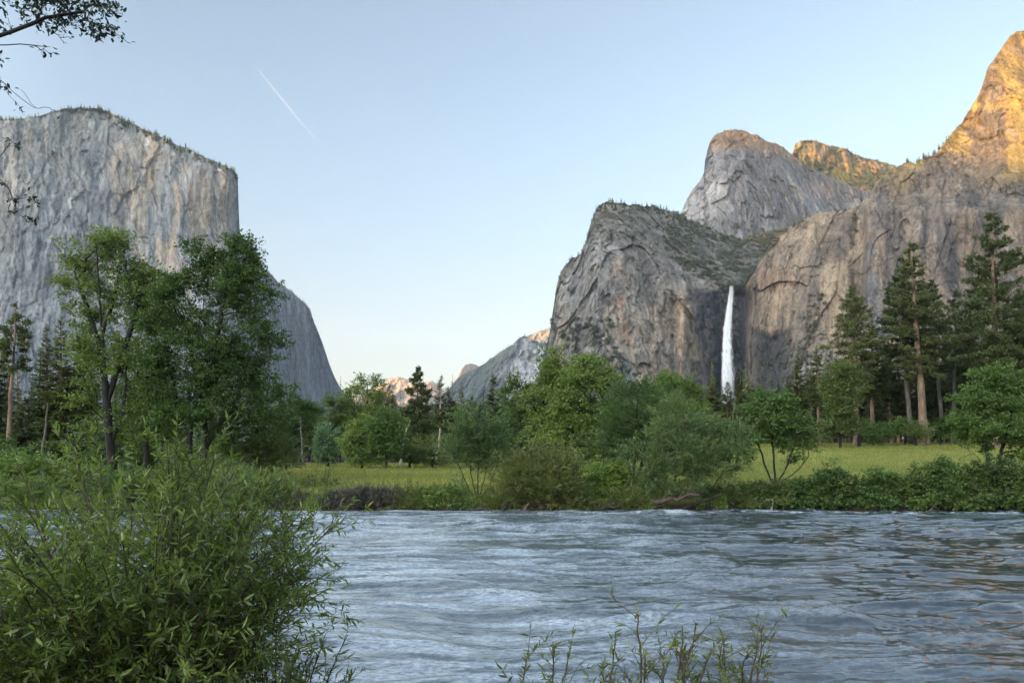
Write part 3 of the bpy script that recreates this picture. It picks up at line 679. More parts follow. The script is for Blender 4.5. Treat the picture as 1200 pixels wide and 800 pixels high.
cliff('cliff', [(380, 482), (395, 472), (410, 468), (425, 462), (437, 455), (447, 449), (458, 443), (467, 441), (474, 443), (482, 447), (489, 452), (497, 448), (506, 446), (514, 451), (522, 459), (535, 468), (560, 480)], 495,
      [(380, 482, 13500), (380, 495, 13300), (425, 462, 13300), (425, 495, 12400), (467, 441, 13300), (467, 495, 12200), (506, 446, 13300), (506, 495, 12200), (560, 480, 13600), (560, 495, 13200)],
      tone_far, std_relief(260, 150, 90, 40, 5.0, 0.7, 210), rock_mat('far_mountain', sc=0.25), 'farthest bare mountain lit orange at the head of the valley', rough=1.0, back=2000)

# ---- unseen heights added behind the camera, crest fitted to set the shadow line
def west():
    perp = np.array([-SH[1], SH[0]])
    te = math.tan(SUN_EL); dist = 5000.0
    pts = [(1150, 200, 1400, 0), (1080, 188, 1450, 0), (870, 164, 2420, 0), (955, 200, 2550, 50), (945, 205, 3100, -60), (100, 127, 2600, 0), (600, 404, 6000, -20), (700, 236, 1720, 60), (1010, 245, 1500, 40)]
    U, H = [], []
    for px, py, D, add in pts:
        P = unproject(px, py, D)
        u = P[:2] @ perp; w = P[:2] @ SH
        U.append(u); H.append(P[2] + (dist - w) * te + add)
    print('WEST', sorted(zip([round(float(u)) for u in U], [round(float(h)) for h in H])))
    return perp, dist, np.array(U), np.array(H)
perp, WD, WU, WH = west()
def build_west():
    order = np.argsort(WU)
    us = np.linspace(-14000, 9000, 700)
    hs = np.interp(us, np.concatenate([[-14000, -8000], WU[order], [WU.max() + 500, 3500, 9000]]), np.concatenate([[900, 1200], WH[order], [1000, 900, 700]]))
    p = np.stack([us / 300.0, 0 * us, 0 * us], -1)
    hs = hs + 22 * fbm(p, 5, 0.55, seed=303)
    rows = []
    for off, f in [(-1500, 0.0), (-1100, 0.22), (-600, 0.55), (-250, 0.85), (0, 1.0), (400, 0.8), (1400, 0.4), (2600, 0.0)]:
        q = np.stack([us / 500.0, 0 * us + off / 500.0, 0 * us], -1)
        h = hs * f + (60 * fbm(q, 4, seed=307) if 0 < f < 1 else 0) - (20 if f == 0 else 0)
        xy = SH[None] * (WD + off) + perp[None] * us[:, None]
        rows.append(np.concatenate([xy, h[:, None]], 1))
    G = np.array(rows); n, m = G.shape[:2]; idx = np.arange(n * m).reshape(n, m)
    q = np.stack([idx[:-1, :-1], idx[:-1, 1:], idx[1:, 1:], idx[1:, :-1]], -1).reshape(-1, 4)
    c = np.zeros((n * m, 3)) + np.array((0.09, 0.095, 0.07))
    o = mesh_obj('shadow_hills', G.reshape(-1, 3), [q], rock_mat('shadow_hills_rock', sc=0.3), attrs={'tone': c})
    tag(o, 'unseen western heights added to shade the valley', 'shadow_hills', kind='structure')
build_west()
# ================================================================ plant building
class Geo:
    def __init__(self): self.V = []; self.Q = []; self.T = []; self.n = 0
    def add(self, V, Q=None, T=None):
        V = np.asarray(V, np.float32).reshape(-1, 3)
        if Q is not None and len(Q): self.Q.append(np.asarray(Q) + self.n)
        if T is not None and len(T): self.T.append(np.asarray(T) + self.n)
        self.V.append(V); self.n += len(V)
    def tube(self, pts, rad, sides=5):
        pts = np.asarray(pts, float); rad = np.asarray(rad, float)
        n = len(pts)
        if n < 2: return
        t = np.gradient(pts, axis=0); t /= np.linalg.norm(t, axis=1, keepdims=True) + 1e-9
        ref = np.where(np.abs(t[:, 2:3]) > 0.9, np.array([[1.0, 0, 0]]), np.array([[0, 0, 1.0]]))
        a = np.cross(t, ref); a /= np.linalg.norm(a, axis=1, keepdims=True) + 1e-9
        b = np.cross(t, a)
        th = np.arange(sides) * 2 * np.pi / sides
        ring = pts[:, None] + rad[:, None, None] * (np.cos(th)[None, :, None] * a[:, None] + np.sin(th)[None, :, None] * b[:, None])
        i = np.arange(n * sides).reshape(n, sides); j = np.roll(i, -1, axis=1)
        self.add(ring, np.stack([i[:-1], j[:-1], j[1:], i[1:]], -1).reshape(-1, 4))
    def blades(self, base, d, length, width, nrm, fold=0.0):
        """pointed leaves: one rhombus each, or two halves folded along the midrib"""
        d = d / (np.linalg.norm(d, axis=1, keepdims=True) + 1e-9)
        s = np.cross(d, nrm); s /= np.linalg.norm(s, axis=1, keepdims=True) + 1e-9
        up = np.cross(s, d)
        L = np.broadcast_to(length, len(base))[:, None]; W = np.broadcast_to(width, len(base))[:, None]
        k = len(base)
        if fold <= 0:
            V = np.stack([base, base + d * L * .45 + s * W, base + d * L, base + d * L * .45 - s * W], 1)
            self.add(V, np.arange(k * 4).reshape(k, 4))
        else:
            m = base + d * L * .45 - up * W * fold
            tip = base + d * L - up * L * 0.10
            V = np.stack([base, base + d * L * .3 + s * W * .85, base + d * L * .68 + s * W * .7 - up * L * .03, tip, base + d * L * .68 - s * W * .7 - up * L * .03, base + d * L * .3 - s * W * .85, m, base + d * L * .68 - up * (W * fold + L * .04)], 1)
            f = np.array([[0, 1, 2, 7], [7, 2, 3, 3], [0, 7, 4, 5], [7, 3, 4, 4]])
            i = (np.arange(k) * 8)[:, None]
            q = np.concatenate([i + np.array([0, 1, 2, 6]), i + np.array([0, 6, 4, 5])]); 
            tq = np.concatenate([i + np.array([6, 2, 3]), i + np.array([6, 3, 4])])
            self.add(V, q, tq)
    def obj(self, name, mat, parent=None, smooth=True):
        f = []
        if self.Q: f.append(np.concatenate(self.Q))
        if self.T: f.append(np.concatenate(self.T))
        return mesh_obj(name, np.concatenate(self.V), f, mat, parent, smooth)

def rdir(rng, n, zb=0.0):
    v = rng.normal(size=(n, 3)); v[:, 2] += zb
    return v / (np.linalg.norm(v, axis=1, keepdims=True) + 1e-9)

class Skeleton:
    def __init__(self, rng): self.P = np.zeros((60000, 3)); self.D = np.zeros((60000, 3)); self.par = np.full(60000, -1); self.n = 0; self.chains = []; self.rng = rng; self.w = np.ones(60000)
    def chain(self, pts, parent=-1):
        ids = [] if parent < 0 else [parent]
        prev = parent
        for k, p in enumerate(pts):
            i = self.n; self.n += 1
            self.P[i] = p; self.par[i] = prev
            d = p - (self.P[prev] if prev >= 0 else (p - np.array([0, 0, 1.0])))
            self.D[i] = d / (np.linalg.norm(d) + 1e-9)
            ids.append(i); prev = i
        self.chains.append(ids)
        return ids
    def stem(self, pts, step=0.5, wob=0.05, parent=-1):
        pts = np.asarray(pts, float)
        seg = np.linalg.norm(np.diff(pts, axis=0), axis=1); s = np.concatenate([[0], np.cumsum(seg)])
        n = max(3, int(s[-1] / step)); u = np.linspace(0, s[-1], n)
        q = np.stack([np.interp(u, s, pts[:, k]) for k in range(3)], -1)
        for _ in range(2): q[1:-1] = 0.25 * q[:-2] + 0.5 * q[1:-1] + 0.25 * q[2:]
        q[1:] += self.rng.normal(scale=wob, size=(n - 1, 3)) * np.array([1, 1, .3])
        return self.chain(q if parent < 0 else q[1:], parent)
    def reach(self, a, step, wob, minz, lift=0.35, climb=1.6, shortest=0.15):
        P = self.P[:self.n]
        v = a - P; d = np.linalg.norm(v, axis=1)
        c = d * (1 + climb * np.clip((P[:, 2] - a[2]) / (d + 1e-6), -0.2, 1)) + np.where(P[:, 2] < minz, 1e3, 0)
        cosv = (v * self.D[:self.n]).sum(1) / (d + 1e-6)
        c = c * (1.25 - 0.3 * cosv)
        i = int(np.argmin(c)); L = d[i]
        if L < shortest: return None
        n = max(2, int(L / step))
        t = np.linspace(0, 1, n + 1)[1:, None]
        p0 = P[i]; d0 = self.D[i] * 0.6 + np.array([0, 0, lift]); 
        p1 = p0 + d0 * L * 0.4; p2 = a - v[i] * 0.3 + np.array([0, 0, 0.04 * L])
        q = (1 - t) ** 3 * p0 + 3 * (1 - t) ** 2 * t * p1 + 3 * (1 - t) * t * t * p2 + t ** 3 * a
        if n > 2: q[:-1] += self.rng.normal(scale=wob * min(L, 2), size=(n - 1, 3))
        return self.chain(q, i)
    def radii(self, r0, power):
        cnt = np.zeros(self.n)
        has = np.zeros(self.n, bool); has[self.par[:self.n][self.par[:self.n] >= 0]] = True
        cnt[~has] = 1
        for i in range(self.n - 1, 0, -1):
            if self.par[i] >= 0: cnt[self.par[i]] += cnt[i]
        return r0 * np.maximum(cnt, 1) ** power
    def tubes(self, geo, R, thin=0.045):
        for ids in self.chains:
            r = R[ids].copy()
            if self.par[ids[1]] == ids[0] and len(ids) > 1: r[0] = min(r[0], r[1] * 1.25)
            geo.tube(self.P[ids], r, 3 if r.max() < thin else (5 if r.max() < 0.12 else 8))

def px_pt(px, py, D, dy=0.0):
    Y = D + dy
    return np.array([(px - 600) / FPX * D, Y, CAMH + (HOR - py) / FPX * D])

def broadleaf(name, label, cat, D, base, stems, lobes, leaf='oak', bark='dark', n_attr=300, leaves=90, size=0.17, spread=0.55, flat=0.6, trunk_r=None, seed=1, group=None, depth=0.8, minz=0.25, step=0.5, hang=0.0, power=0.42, r0=0.011, stem_part='trunk', leaf_part='crown', zclip=0.25, clump=0.34):
    """base (px), stems: list of px polylines, lobes: (px, py, rx, ry, weight) at distance D"""
    rng = np.random.default_rng(seed)
    k = D / FPX
    bx = (base - 600) * k; bz = float(gz(bx, D))
    root = np.array([bx, D, bz])
    sk = Skeleton(rng)
    for st in stems:
        pts = []
        dy = rng.uniform(-0.5, 0.5)
        for m, q in enumerate(st):
            x, y = q[0], q[1]
            p = px_pt(x, y, D) - root
            p[1] = (q[2] if len(q) > 2 else dy * m * 0.8)
            pts.append(p)
        fork = sk.n > 0 and (pts[0][2] > 0.06 * (max(px_pt(0, l[1], D)[2] for l in lobes) - bz) + 0.4)
        if fork:
            par = int(np.argmin(np.linalg.norm(sk.P[:sk.n] - pts[0], axis=1)))
            sk.stem([sk.P[par]] + pts[1:], step, 0.06 * step, par)
        elif sk.n == 0:
            pts[0] = np.array([0, 0, -0.3]); sk.stem(pts, step, 0.06 * step)
        else:
            pts[0] = pts[0] * np.array([.4, .4, 0]) + np.array([0, 0, 0.02]); sk.stem([np.array([0, 0, -0.25])] + pts, step, 0.06 * step, 0)
    zmin = minz * (max(px_pt(0, l[1], D)[2] for l in lobes) - bz)
    wts = np.array([l[2] * l[3] * (l[4] if len(l) > 4 else 1.0) for l in lobes]); wts = wts / wts.sum()
    A = []
    for l, w in zip(lobes, wts):
        m = max(3, int(round(n_attr * w)))
        ncl = max(4, int(m / 6)); cc = rdir(rng, ncl) * (rng.uniform(0.05, 1, (ncl, 1)) ** 0.45) * 0.86   # boughs: clumps with air between
        v = cc[rng.integers(0, ncl, m)] + rdir(rng, m) * rng.uniform(0, 1, (m, 1)) ** 0.5 * clump
        v0 = rdir(rng, m) * (rng.uniform(0.1, 1, (m, 1)) ** 0.42); v = np.where(rng.random((m, 1)) < 0.38, v0, v)
        rr_ = np.linalg.norm(v, axis=1, keepdims=True); v = v * np.where(rng.random((m, 1)) < 0.12, rng.uniform(1.0, 1.35, (m, 1)), 1.0)
        for hd in rdir(rng, 3):                                   # notches where sky or whatever is behind shows through
            v = v[~(((v / (np.linalg.norm(v, axis=1, keepdims=True) + 1e-6)) @ hd > 0.86) & (rr_[:len(v), 0] > 0.45))] if len(v) > 12 else v
            rr_ = np.linalg.norm(v, axis=1, keepdims=True)
        c = px_pt(l[0], l[1], D) - root
        cy_ = rng.uniform(-0.25, 0.25) * l[2] * k * depth + (l[5] if len(l) > 5 else 0)
        A.append(np.stack([c[0] + v[:, 0] * l[2] * k, cy_ + v[:, 1] * l[2] * k * depth, c[2] + v[:, 2] * l[3] * k], -1))
    A = np.concatenate(A); A[:, 2] = np.maximum(A[:, 2], zclip)
    stp = sk.P[:sk.n]
    dist = np.array([np.min(np.linalg.norm(stp - a, axis=1)) for a in A])
    ends = []
    for i in np.argsort(dist):
        c = sk.reach(A[i], step, 0.035, zmin * 0.6)
        if c: ends.append(c)
    R = sk.radii(r0, power)
    if trunk_r: 
        f = trunk_r / R.max(); R = R * np.where(R > 0.3 * R.max(), f, np.interp(R / R.max(), [0, .3], [min(1, 1), f]))
    tr = Geo(); sk.tubes(tr, R)
    cr = Geo()
    # leaves hang in loose sprays round the last stretch of every twig
    tips = np.array([sk.P[c[-1]] for c in ends]); prev = np.array([sk.P[c[max(0, len(c) - 3)]] for c in ends])
    m = leaves
    for tip, pv in zip(tips, prev):
        nn = int(m * rng.uniform(0.2, 1.7))
        ntw = 5
        ax = rdir(rng, ntw, 0.15) * np.array([1, 1, flat]); ax += (tip - pv) / (np.linalg.norm(tip - pv) + 1e-6) * (0.9 if leaf in ('willow', 'olive') else 0.35)
        w = rng.integers(0, ntw, nn); t = rng.uniform(0.1, 1.0, nn) ** 0.7
        c = tip + ax[w] * (t * spread * 1.5)[:, None] + rng.normal(scale=spread * 0.22, size=(nn, 3)) * np.array([1, 1, flat])
        c[:, 2] -= hang * t ** 2 * spread
        d = rdir(rng, nn) * 0.9 + ax[w] * 0.7; d[:, 2] -= 0.25 + hang
        if leaf in ('willow', 'olive'):                            # feathery sprays: leaves lie along their shoots
            c = tip + ax[w] * (t * spread * 2.1)[:, None] + rng.normal(scale=spread * 0.13, size=(nn, 3)); d = ax[w] * 1.1 + rdir(rng, nn) * 0.55 + np.array([0, 0, 0.12])
        if leaf == 'brown': d = rdir(rng, nn) * 0.7 + np.array([0, 0, 0.8])
        nr = rdir(rng, nn, 0.9)
        s = size * rng.uniform(0.7, 1.3, nn)
        cr.blades(c, d, s * (2.2 if leaf == 'brown' else 1), s * (0.09 if leaf == 'brown' else 0.2 if leaf in ('willow', 'olive') else 0.36), nr)
    e = empty(name, root, label, cat, group)
    tr.obj(stem_part, BARK[bark], e); cr.obj(leaf_part, LEAF[leaf], e, smooth=False)
    return e

def conifer_geo(H, R, cb, style, seed, lean=(0, 0), sparse=1.0, tr_r=None, detail=1.0):
    rng = np.random.default_rng(seed)
    tr = Geo(); cr = Geo()
    r0 = tr_r or H * 0.0115
    n = 14; t = np.linspace(0, 1, n)
    sway = np.cumsum(rng.normal(scale=H * 0.0018, size=(n, 2)), axis=0); sway[0] = 0
    def axis(tt):
        tt = np.asarray(tt)
        return np.stack([np.interp(tt, t, sway[:, 0] + lean[0] * (t ** 0.85)), np.interp(tt, t, sway[:, 1] + lean[1] * t), tt * H], -1)
    pts = axis(t); pts[0, 2] = -0.3
    tr.tube(pts, r0 * (1 - t) ** 0.8 * np.where(t < 0.04, 1.25, 1) + 0.015, 9)
    lev = cb
    brs = []
    while lev < 0.985:
        nb = rng.integers(2, 5) if style == 'pine' else rng.integers(3, 6)
        for b in range(nb):
            if rng.random() > sparse: continue
            u = np.clip((lev - cb) / (1 - cb), 0, 1)
            if style == 'pine': prof = min(1.0, (1 - u) * 1.5 + 0.08) * (0.72 + 0.4 * min(1, u * 6)) * (1.0 if u < 0.85 else 0.9)
            else: prof = (1 - u) ** 0.85 * (0.75 + 0.25 * min(1, u * 5)) + 0.03
            L = R * prof * rng.uniform(0.55, 1.12)
            if rng.random() < 0.10: L *= 0.5
            el = (-0.35 + 0.75 * u if style == 'pine' else -0.45 + 0.85 * u) + rng.normal() * 0.14
            brs.append((lev + rng.normal() * 0.004, rng.uniform(0, 6.283), L, el))
        lev += (0.019 if style == 'pine' else 0.0135) * rng.uniform(0.6, 1.4) / detail ** 0.5 * (22.0 / max(H, 14)) ** 0.35
    # dead stubs under the crown
    for k in range(int(10 * detail)):
        z = rng.uniform(max(0.08, cb - 0.25), cb + 0.03); a = rng.uniform(0, 6.28); L = R * rng.uniform(0.12, 0.4)
        p = axis(z); tr.tube(np.stack([p, p + np.array([math.cos(a) * L, math.sin(a) * L, -0.1 * L])]), [0.03, 0.012], 3)
    for z, a, L, el in brs:
        p0 = axis(min(z, 0.995)); m = 5; s = np.linspace(0, 1, m)
        up = 0.22 if style != 'pine' else 0.16
        pos = p0 + np.stack([math.cos(a) * L * s, math.sin(a) * L * s, L * (math.sin(el) * s + up * s ** 2.2)], -1)
        tr.tube(pos, np.maximum(0.02 * L ** 0.7 * (1 - s) + 0.008, 0.008), 3)
        side = np.array([-math.sin(a), math.cos(a), 0])
        fw = np.array([math.cos(a), math.sin(a), math.sin(el) * 0.7])
        if style == 'pine':
            nt = max(3, int(6.0 * L * detail))
            tu = rng.uniform(0.30, 1.02, nt)
            c = np.stack([np.interp(tu, s, pos[:, k]) for k in range(3)], -1) + side * (rng.normal(size=nt) * 0.18 * L * (1 - 0.5 * tu))[:, None] + rng.normal(scale=0.07, size=(nt, 3)) * L ** .5
            k = 11
            b = np.repeat(c, k, 0) + rng.normal(scale=0.06, size=(nt * k, 3)); d = rdir(rng, nt * k, 0.25) + fw * 0.5
            ln = rng.uniform(0.3, 0.58, nt * k) * 1.05
            cr.blades(b, d, ln, ln * 0.15, rdir(rng, nt * k))
        else:
            ns = max(6, int(24 * L * detail))
            tu = rng.uniform(0.12, 1.0, ns)
            c = np.stack([np.interp(tu, s, pos[:, k]) for k in range(3)], -1)
            sg = rng.choice([-1, 1], ns)
            d = fw * 0.8 + side * (sg * rng.uniform(0.5, 1.1, ns))[:, None] + rng.normal(scale=0.22, size=(ns, 3)); d[:, 2] -= 0.12
            ln = (0.30 + 0.32 * L * (1 - tu)).clip(0.3, 1.25) * rng.uniform(0.6, 1.15, ns)
            nr = rdir(rng, ns) * 0.45; nr[:, 2] += 1
            cr.blades(c, d, ln, np.clip(ln * 0.21, 0.07, 0.22), nr)
    # leader
    ns = 24; tu = rng.uniform(0.94, 1.0, ns); cr.blades(axis(tu), rdir(rng, ns, 0.8), 0.4, 0.05, rdir(rng, ns))
    return tr, cr

def conifer(label, D, base, top, hw, cb=0.25, style='fir', lean_px=0, seed=1, leaf=None, bark='pine', sparse=1.0, tr_px=None, group=None, detail=1.0, cat=None, name=None):
    k = D / FPX
    x = (base - 600) * k; z = float(gz(x, D))
    H = CAMH + (HOR - top) * k - z
    tr, cr = conifer_geo(H, hw * k * (1.12 if hw > 20 else 1.45), cb, style, seed, (lean_px * k, 0), sparse, tr_px * k / 2 if tr_px else None, detail)
    e = empty(name or ('pine_tree' if style == 'pine' else 'fir_tree'), (x, D, z - 0.1), label, cat or ('pine tree' if style == 'pine' else 'fir tree'), group)
    tr.obj('trunk', BARK[bark], e); cr.obj('crown', LEAF[leaf or style], e, smooth=False)
    return e

def copy_tree(src, loc, scale, rot, label=None, group=None):
    c = src.copy(); COL.objects.link(c)
    c.location = loc; c.scale = scale; c.rotation_euler = (0, 0, rot)
    if label: c['label'] = label
    if group: c['group'] = group
    for ch in list(src.children):
        d = ch.copy(); COL.objects.link(d); d.parent = c
    return c

def snag(label, D, base, top_px, top, r_px, seed, bark='pale', twigs=10, name='dead_tree', bend=0, len_px=12):
    rng = np.random.default_rng(seed); k = D / FPX
    x = (base - 600) * k; z = float(gz(x, D)); root = np.array([x, D, z])
    p1 = px_pt(top_px, top, D) - root
    t = np.linspace(0, 1, 12)[:, None]
    pts = np.array([0, 0, -0.2]) * (1 - t) + p1 * t + np.array([bend * k, 0, 0]) * np.sin(t * 3.14) + rng.normal(scale=0.04, size=(12, 3))
    e = empty(name, root, label, 'dead tree')
    g = Geo(); g.tube(pts, r_px * k * (1 - 0.75 * t[:, 0]), 7); b = g
    for i in range(twigs):
        u = rng.uniform(0.25, 0.98); p = np.array([np.interp(u, t[:, 0], pts[:, q]) for q in range(3)])
        a = rng.uniform(0, 6.28); L = len_px * k * rng.uniform(0.5, 1.2) * (1.15 - u * 0.7)
        s = np.linspace(0, 1, 6)[:, None]
        q = p + np.array([math.cos(a), math.sin(a) * .7, 0.25]) * L * s + np.array([0, 0, -0.55 * L]) * s ** 2 + rng.normal(scale=0.04 * L, size=(6, 3)) * s
        b.tube(q, 0.3 * r_px * k * (1 - s[:, 0]) + 0.012, 4)
    g.obj('trunk', BARK[bark], e)
    return e
# ================================================================ the woods, nearest first
# --- left group of oaks on the far bank
broadleaf('oak_tree', 'tall open-crowned dark-trunked oak, leftmost of the big oaks left of the meadow', 'oak tree', 66, 134,
  [[(134, 568), (131, 520), (129, 470), (129, 430), (128, 390), (127, 340), (126, 300)], [(129, 450), (118, 400), (104, 360), (92, 320)], [(129, 470), (140, 430), (156, 385), (168, 340)], [(128, 400), (136, 350), (148, 310)], [(131, 520), (147, 480), (152, 430), (158, 400)]],
  [(130, 292, 24, 20, 1.0), (98, 305, 26, 22, 1), (160, 318, 26, 26, 1), (84, 340, 13, 24, .7), (176, 350, 18, 30, .9), (112, 335, 28, 30, .7), (148, 365, 36, 40, .6), (100, 385, 18, 34, .45), (178, 395, 20, 30, .7), (120, 285, 40, 14, .8), (150, 420, 30, 35, .5), (120, 440, 34, 40, .4), (108, 400, 24, 40, .5), (165, 470, 28, 40, .6), (105, 480, 28, 34, .5), (145, 505, 30, 26, .5), (185, 370, 22, 34, .6)],
  'oak', 'dark', 640, 70, 0.20, 0.70, seed=11, trunk_r=0.40, minz=0.15)
broadleaf('oak_tree', 'broad dense oak with several leaning dark trunks, biggest crown left of the meadow', 'oak tree', 64, 222,
  [[(216, 570), (222, 520), (231, 475), (245, 440), (258, 400), (268, 350), (272, 310)], [(243, 572), (240, 525), (238, 490), (228, 455), (218, 410), (212, 370)], [(190, 568), (184, 520), (176, 480), (170, 440), (180, 400)], [(243, 530), (256, 500), (276, 470), (295, 430)], [(222, 520), (205, 470), (200, 430)]],
  [(272, 300, 26, 24, 1), (252, 335, 44, 34, 1), (214, 352, 34, 34, 1), (288, 355, 32, 40, 1), (196, 400, 32, 40, .9), (250, 400, 60, 45, .9), (308, 405, 20, 26, 1), (270, 450, 52, 36, 1), (215, 455, 44, 40, 1), (240, 488, 55, 26, .7), (180, 440, 24, 36, .8), (318, 392, 12, 16, 1), (293, 310, 14, 28, .8), (200, 495, 34, 28, .6), (285, 490, 36, 30, .7), (235, 310, 20, 24, .6)],
  'oak', 'dark', 1080, 86, 0.20, 0.72, seed=12, trunk_r=0.40, minz=0.12)
broadleaf('oak_tree', 'dark low-branching oak filling the gap between the open oak and the broad oak', 'oak tree', 74, 172,
  [[(172, 562), (170, 520), (165, 480), (160, 440)]],
  [(160, 430, 28, 45, 1), (178, 480, 34, 40, 1), (140, 490, 26, 36, .8), (195, 500, 30, 34, .9), (110, 505, 24, 30, .6)], 'dark', 'dark', 200, 85, 0.22, 0.7, seed=13, trunk_r=0.3)
broadleaf('oak_tree', 'dark bushy oak under the right flank of the broad oak', 'oak tree', 80, 305,
  [[(305, 560), (303, 520), (298, 480)]],
  [(300, 470, 26, 34, 1), (312, 500, 20, 30, 1), (282, 500, 24, 30, 1), (322, 470, 10, 18, .6)], 'dark', 'dark', 150, 85, 0.22, 0.7, seed=14, trunk_r=0.28)
conifer('tall pine with bare reddish trunk and a small sparse top, by the left edge', 88, 8, 352, 15, 0.62, 'pine', 10, 21, tr_px=6, sparse=0.75, bark='pine', detail=0.9)
conifer('green fir cut off by the left picture edge, beside the bare reddish pine', 92, -10, 330, 30, 0.12, 'fir', 0, 22, tr_px=6)
conifer('tall fir left of the open oak, its top level with the oak forks', 96, 70, 371, 34, 0.08, 'fir', 2, 23, tr_px=6)
conifer('slimmer fir close left of the twin tall firs', 98, 54, 379, 26, 0.1, 'fir', 1, 24, tr_px=5)
conifer('fir half hidden behind the trunk of the open oak', 100, 96, 384, 34, 0.1, 'fir', 0, 25, tr_px=5)
conifer('short dark fir at the foot of the reddish pine', 84, 30, 465, 26, 0.05, 'fir', 0, 26)
snag('short grey-white barkless snag standing in front of the left firs', 78, 48, 56, 472, 2.6, 27, bark='grey', twigs=3, len_px=5)
broadleaf('willow_shrub', 'round olive willow at the left end of the meadow', 'willow shrub', 68, 318,
  [[(314, 566), (310, 545), (304, 530)], [(318, 566), (318, 545), (320, 525)], [(322, 566), (328, 545), (334, 530)]],
  [(316, 534, 30, 22, 1), (335, 530, 14, 18, .8), (300, 538, 14, 16, .8), (318, 520, 20, 10, .8)], 'olive', 'brown', 170, 90, 0.2, 0.4, seed=31, step=0.3, stem_part='stems', leaf_part='foliage')
broadleaf('willow_shrub', 'loose green thicket on the bank under the big oaks', 'willow shrub', 57, 250,
  [[(246, 590), (240, 570)], [(256, 590), (262, 570)], [(225, 588), (215, 572)]],
  [(215, 560, 34, 20, 1), (262, 565, 36, 20, 1), (290, 572, 24, 14, 1)], 'willow', 'brown', 150, 80, 0.17, 0.45, seed=32, step=0.3, stem_part='stems', leaf_part='foliage')
broadleaf('willow_shrub', 'yellow-green thicket on the bank below the left firs', 'willow shrub', 57, 60,
  [[(56, 590), (50, 570)], [(70, 590), (80, 570)], [(30, 588), (20, 572)]],
  [(20, 555, 34, 26, 1), (72, 556, 38, 24, 1), (120, 562, 34, 20, 1)], 'lime', 'brown', 170, 80, 0.17, 0.45, seed=33, step=0.3, stem_part='stems', leaf_part='foliage')
broadleaf('willow_shrub', 'low dark shrub between the olive willow and the brown brush', 'willow shrub', 58, 365,
  [[(362, 585), (358, 570)], [(370, 585), (374, 570)]], [(364, 572, 20, 14, 1), (352, 576, 12, 10, 1), (380, 578, 10, 9, 1)], 'olive', 'brown', 80, 70, 0.15, 0.35, seed=34, step=0.3, stem_part='stems', leaf_part='foliage')

for px, dd, top, hw, lf, lab, sd in [(150, 1.0, 556, 26, 'willow', 'grey-green bank shrub below the open oak', 381), (198, 1.6, 553, 28, 'oak', 'dark green bank shrub between the two big oaks', 382), (300, 1.2, 562, 22, 'willow', 'bank shrub below the round olive willow, left side', 383), (332, 1.0, 570, 16, 'olive', 'small bank shrub below the round olive willow, right side', 384), (100, 2.2, 552, 28, 'dark', 'dark bank shrub left of the open oak', 385), (20, 1.2, 566, 30, 'willow', 'bank shrub at the left edge beyond the water', 386), (250, 3.0, 556, 26, 'dark', 'dark bank shrub under the leaning trunks of the broad oak', 387)]:
    D = float(shore((px - 600) / FPX * 52.5)) + dd; h = 598 - top
    broadleaf('willow_shrub', lab, 'shrub', D, px, [[(px - 6, 598), (px - 10, 582)], [(px, 598), (px, 580)], [(px + 6, 598), (px + 12, 582)]], [(px - hw * .4, top + h * .4, hw * .6, h * .36), (px + hw * .4, top + h * .45, hw * .6, h * .34), (px, top + h * .72, hw, h * .34)], lf, 'brown', 210, 85, .17, .42, seed=sd, step=.35, stem_part='stems', leaf_part='foliage', zclip=-.4, minz=0.0)

# --- treeline across the far side of the meadow
def mid_tree(label, D, base, lobes, leaf, seed, bark='dark', n=170, lv=80, size=None, trunk=None, **kw):
    top = min(l[1] for l in lobes)
    st = trunk or [[(base, HOR + 20), (base + 1, 520), (base, (520 + top) / 2), (base, top)]]
    return broadleaf(kw.pop('name', 'broadleaf_tree'), label, kw.pop('cat', 'tree'), D, base, st, lobes, leaf, bark, int(n * 1.35), lv, size or D * 0.0021, D * 0.0066, seed=seed, trunk_r=D * 0.0018, step=D * 0.006, r0=D * 0.00014, **kw)
mid_tree('round dark tree just right of the broad oak, below the pale wall', 126, 345, [(340, 470, 20, 18), (358, 480, 18, 18), (345, 500, 26, 26), (332, 495, 14, 24)], 'oak', 41)
mid_tree('dark rounded tree under the foot of the great pale wall', 150, 398, [(398, 474, 18, 12), (410, 488, 16, 18), (388, 492, 14, 18), (400, 510, 22, 20)], 'dark', 42)
mid_tree('pale blue-green young poplar at the meadow edge', 118, 384, [(383, 512, 9, 14), (385, 530, 13, 14), (378, 524, 8, 16)], 'blue', 43, n=110)
snag('bare grey dead tree with drooping limbs at the meadow edge', 116, 356, 352, 488, 1.6, 44, bark='grey', twigs=16, len_px=18)
mid_tree('bright green rounded tree with its crown to the ground, left of a twin', 112, 424, [(424, 500, 15, 16), (420, 522, 20, 22), (432, 515, 14, 22), (424, 538, 20, 8)], 'bright', 45, n=200)
mid_tree('biggest bright green rounded tree at the meadow edge', 110, 452, [(450, 492, 15, 14), (444, 510, 22, 22), (460, 508, 16, 24), (452, 530, 26, 16)], 'bright', 46, n=240)
mid_tree('ragged tall tree with thin top left of the tall dark firs', 170, 430, [(424, 450, 12, 9, .7), (438, 447, 10, 10, .7), (412, 462, 14, 12, .8), (430, 468, 22, 16), (446, 465, 12, 14, .8), (430, 490, 26, 16)], 'oak', 47, n=190, lv=55)
conifer('small spiky fir top rising above the ragged tree', 185, 438, 437, 6, 0.35, 'fir', 0, 51, sparse=0.8)
conifer('narrow dark fir left of the tallest treeline fir', 165, 456, 448, 10, 0.3, 'fir', 0, 52)
conifer('tallest dark fir of the treeline, in front of the far orange mountain', 150, 489, 428, 15, 0.22, 'pine', 0, 53, leaf='pine', bark='brown')
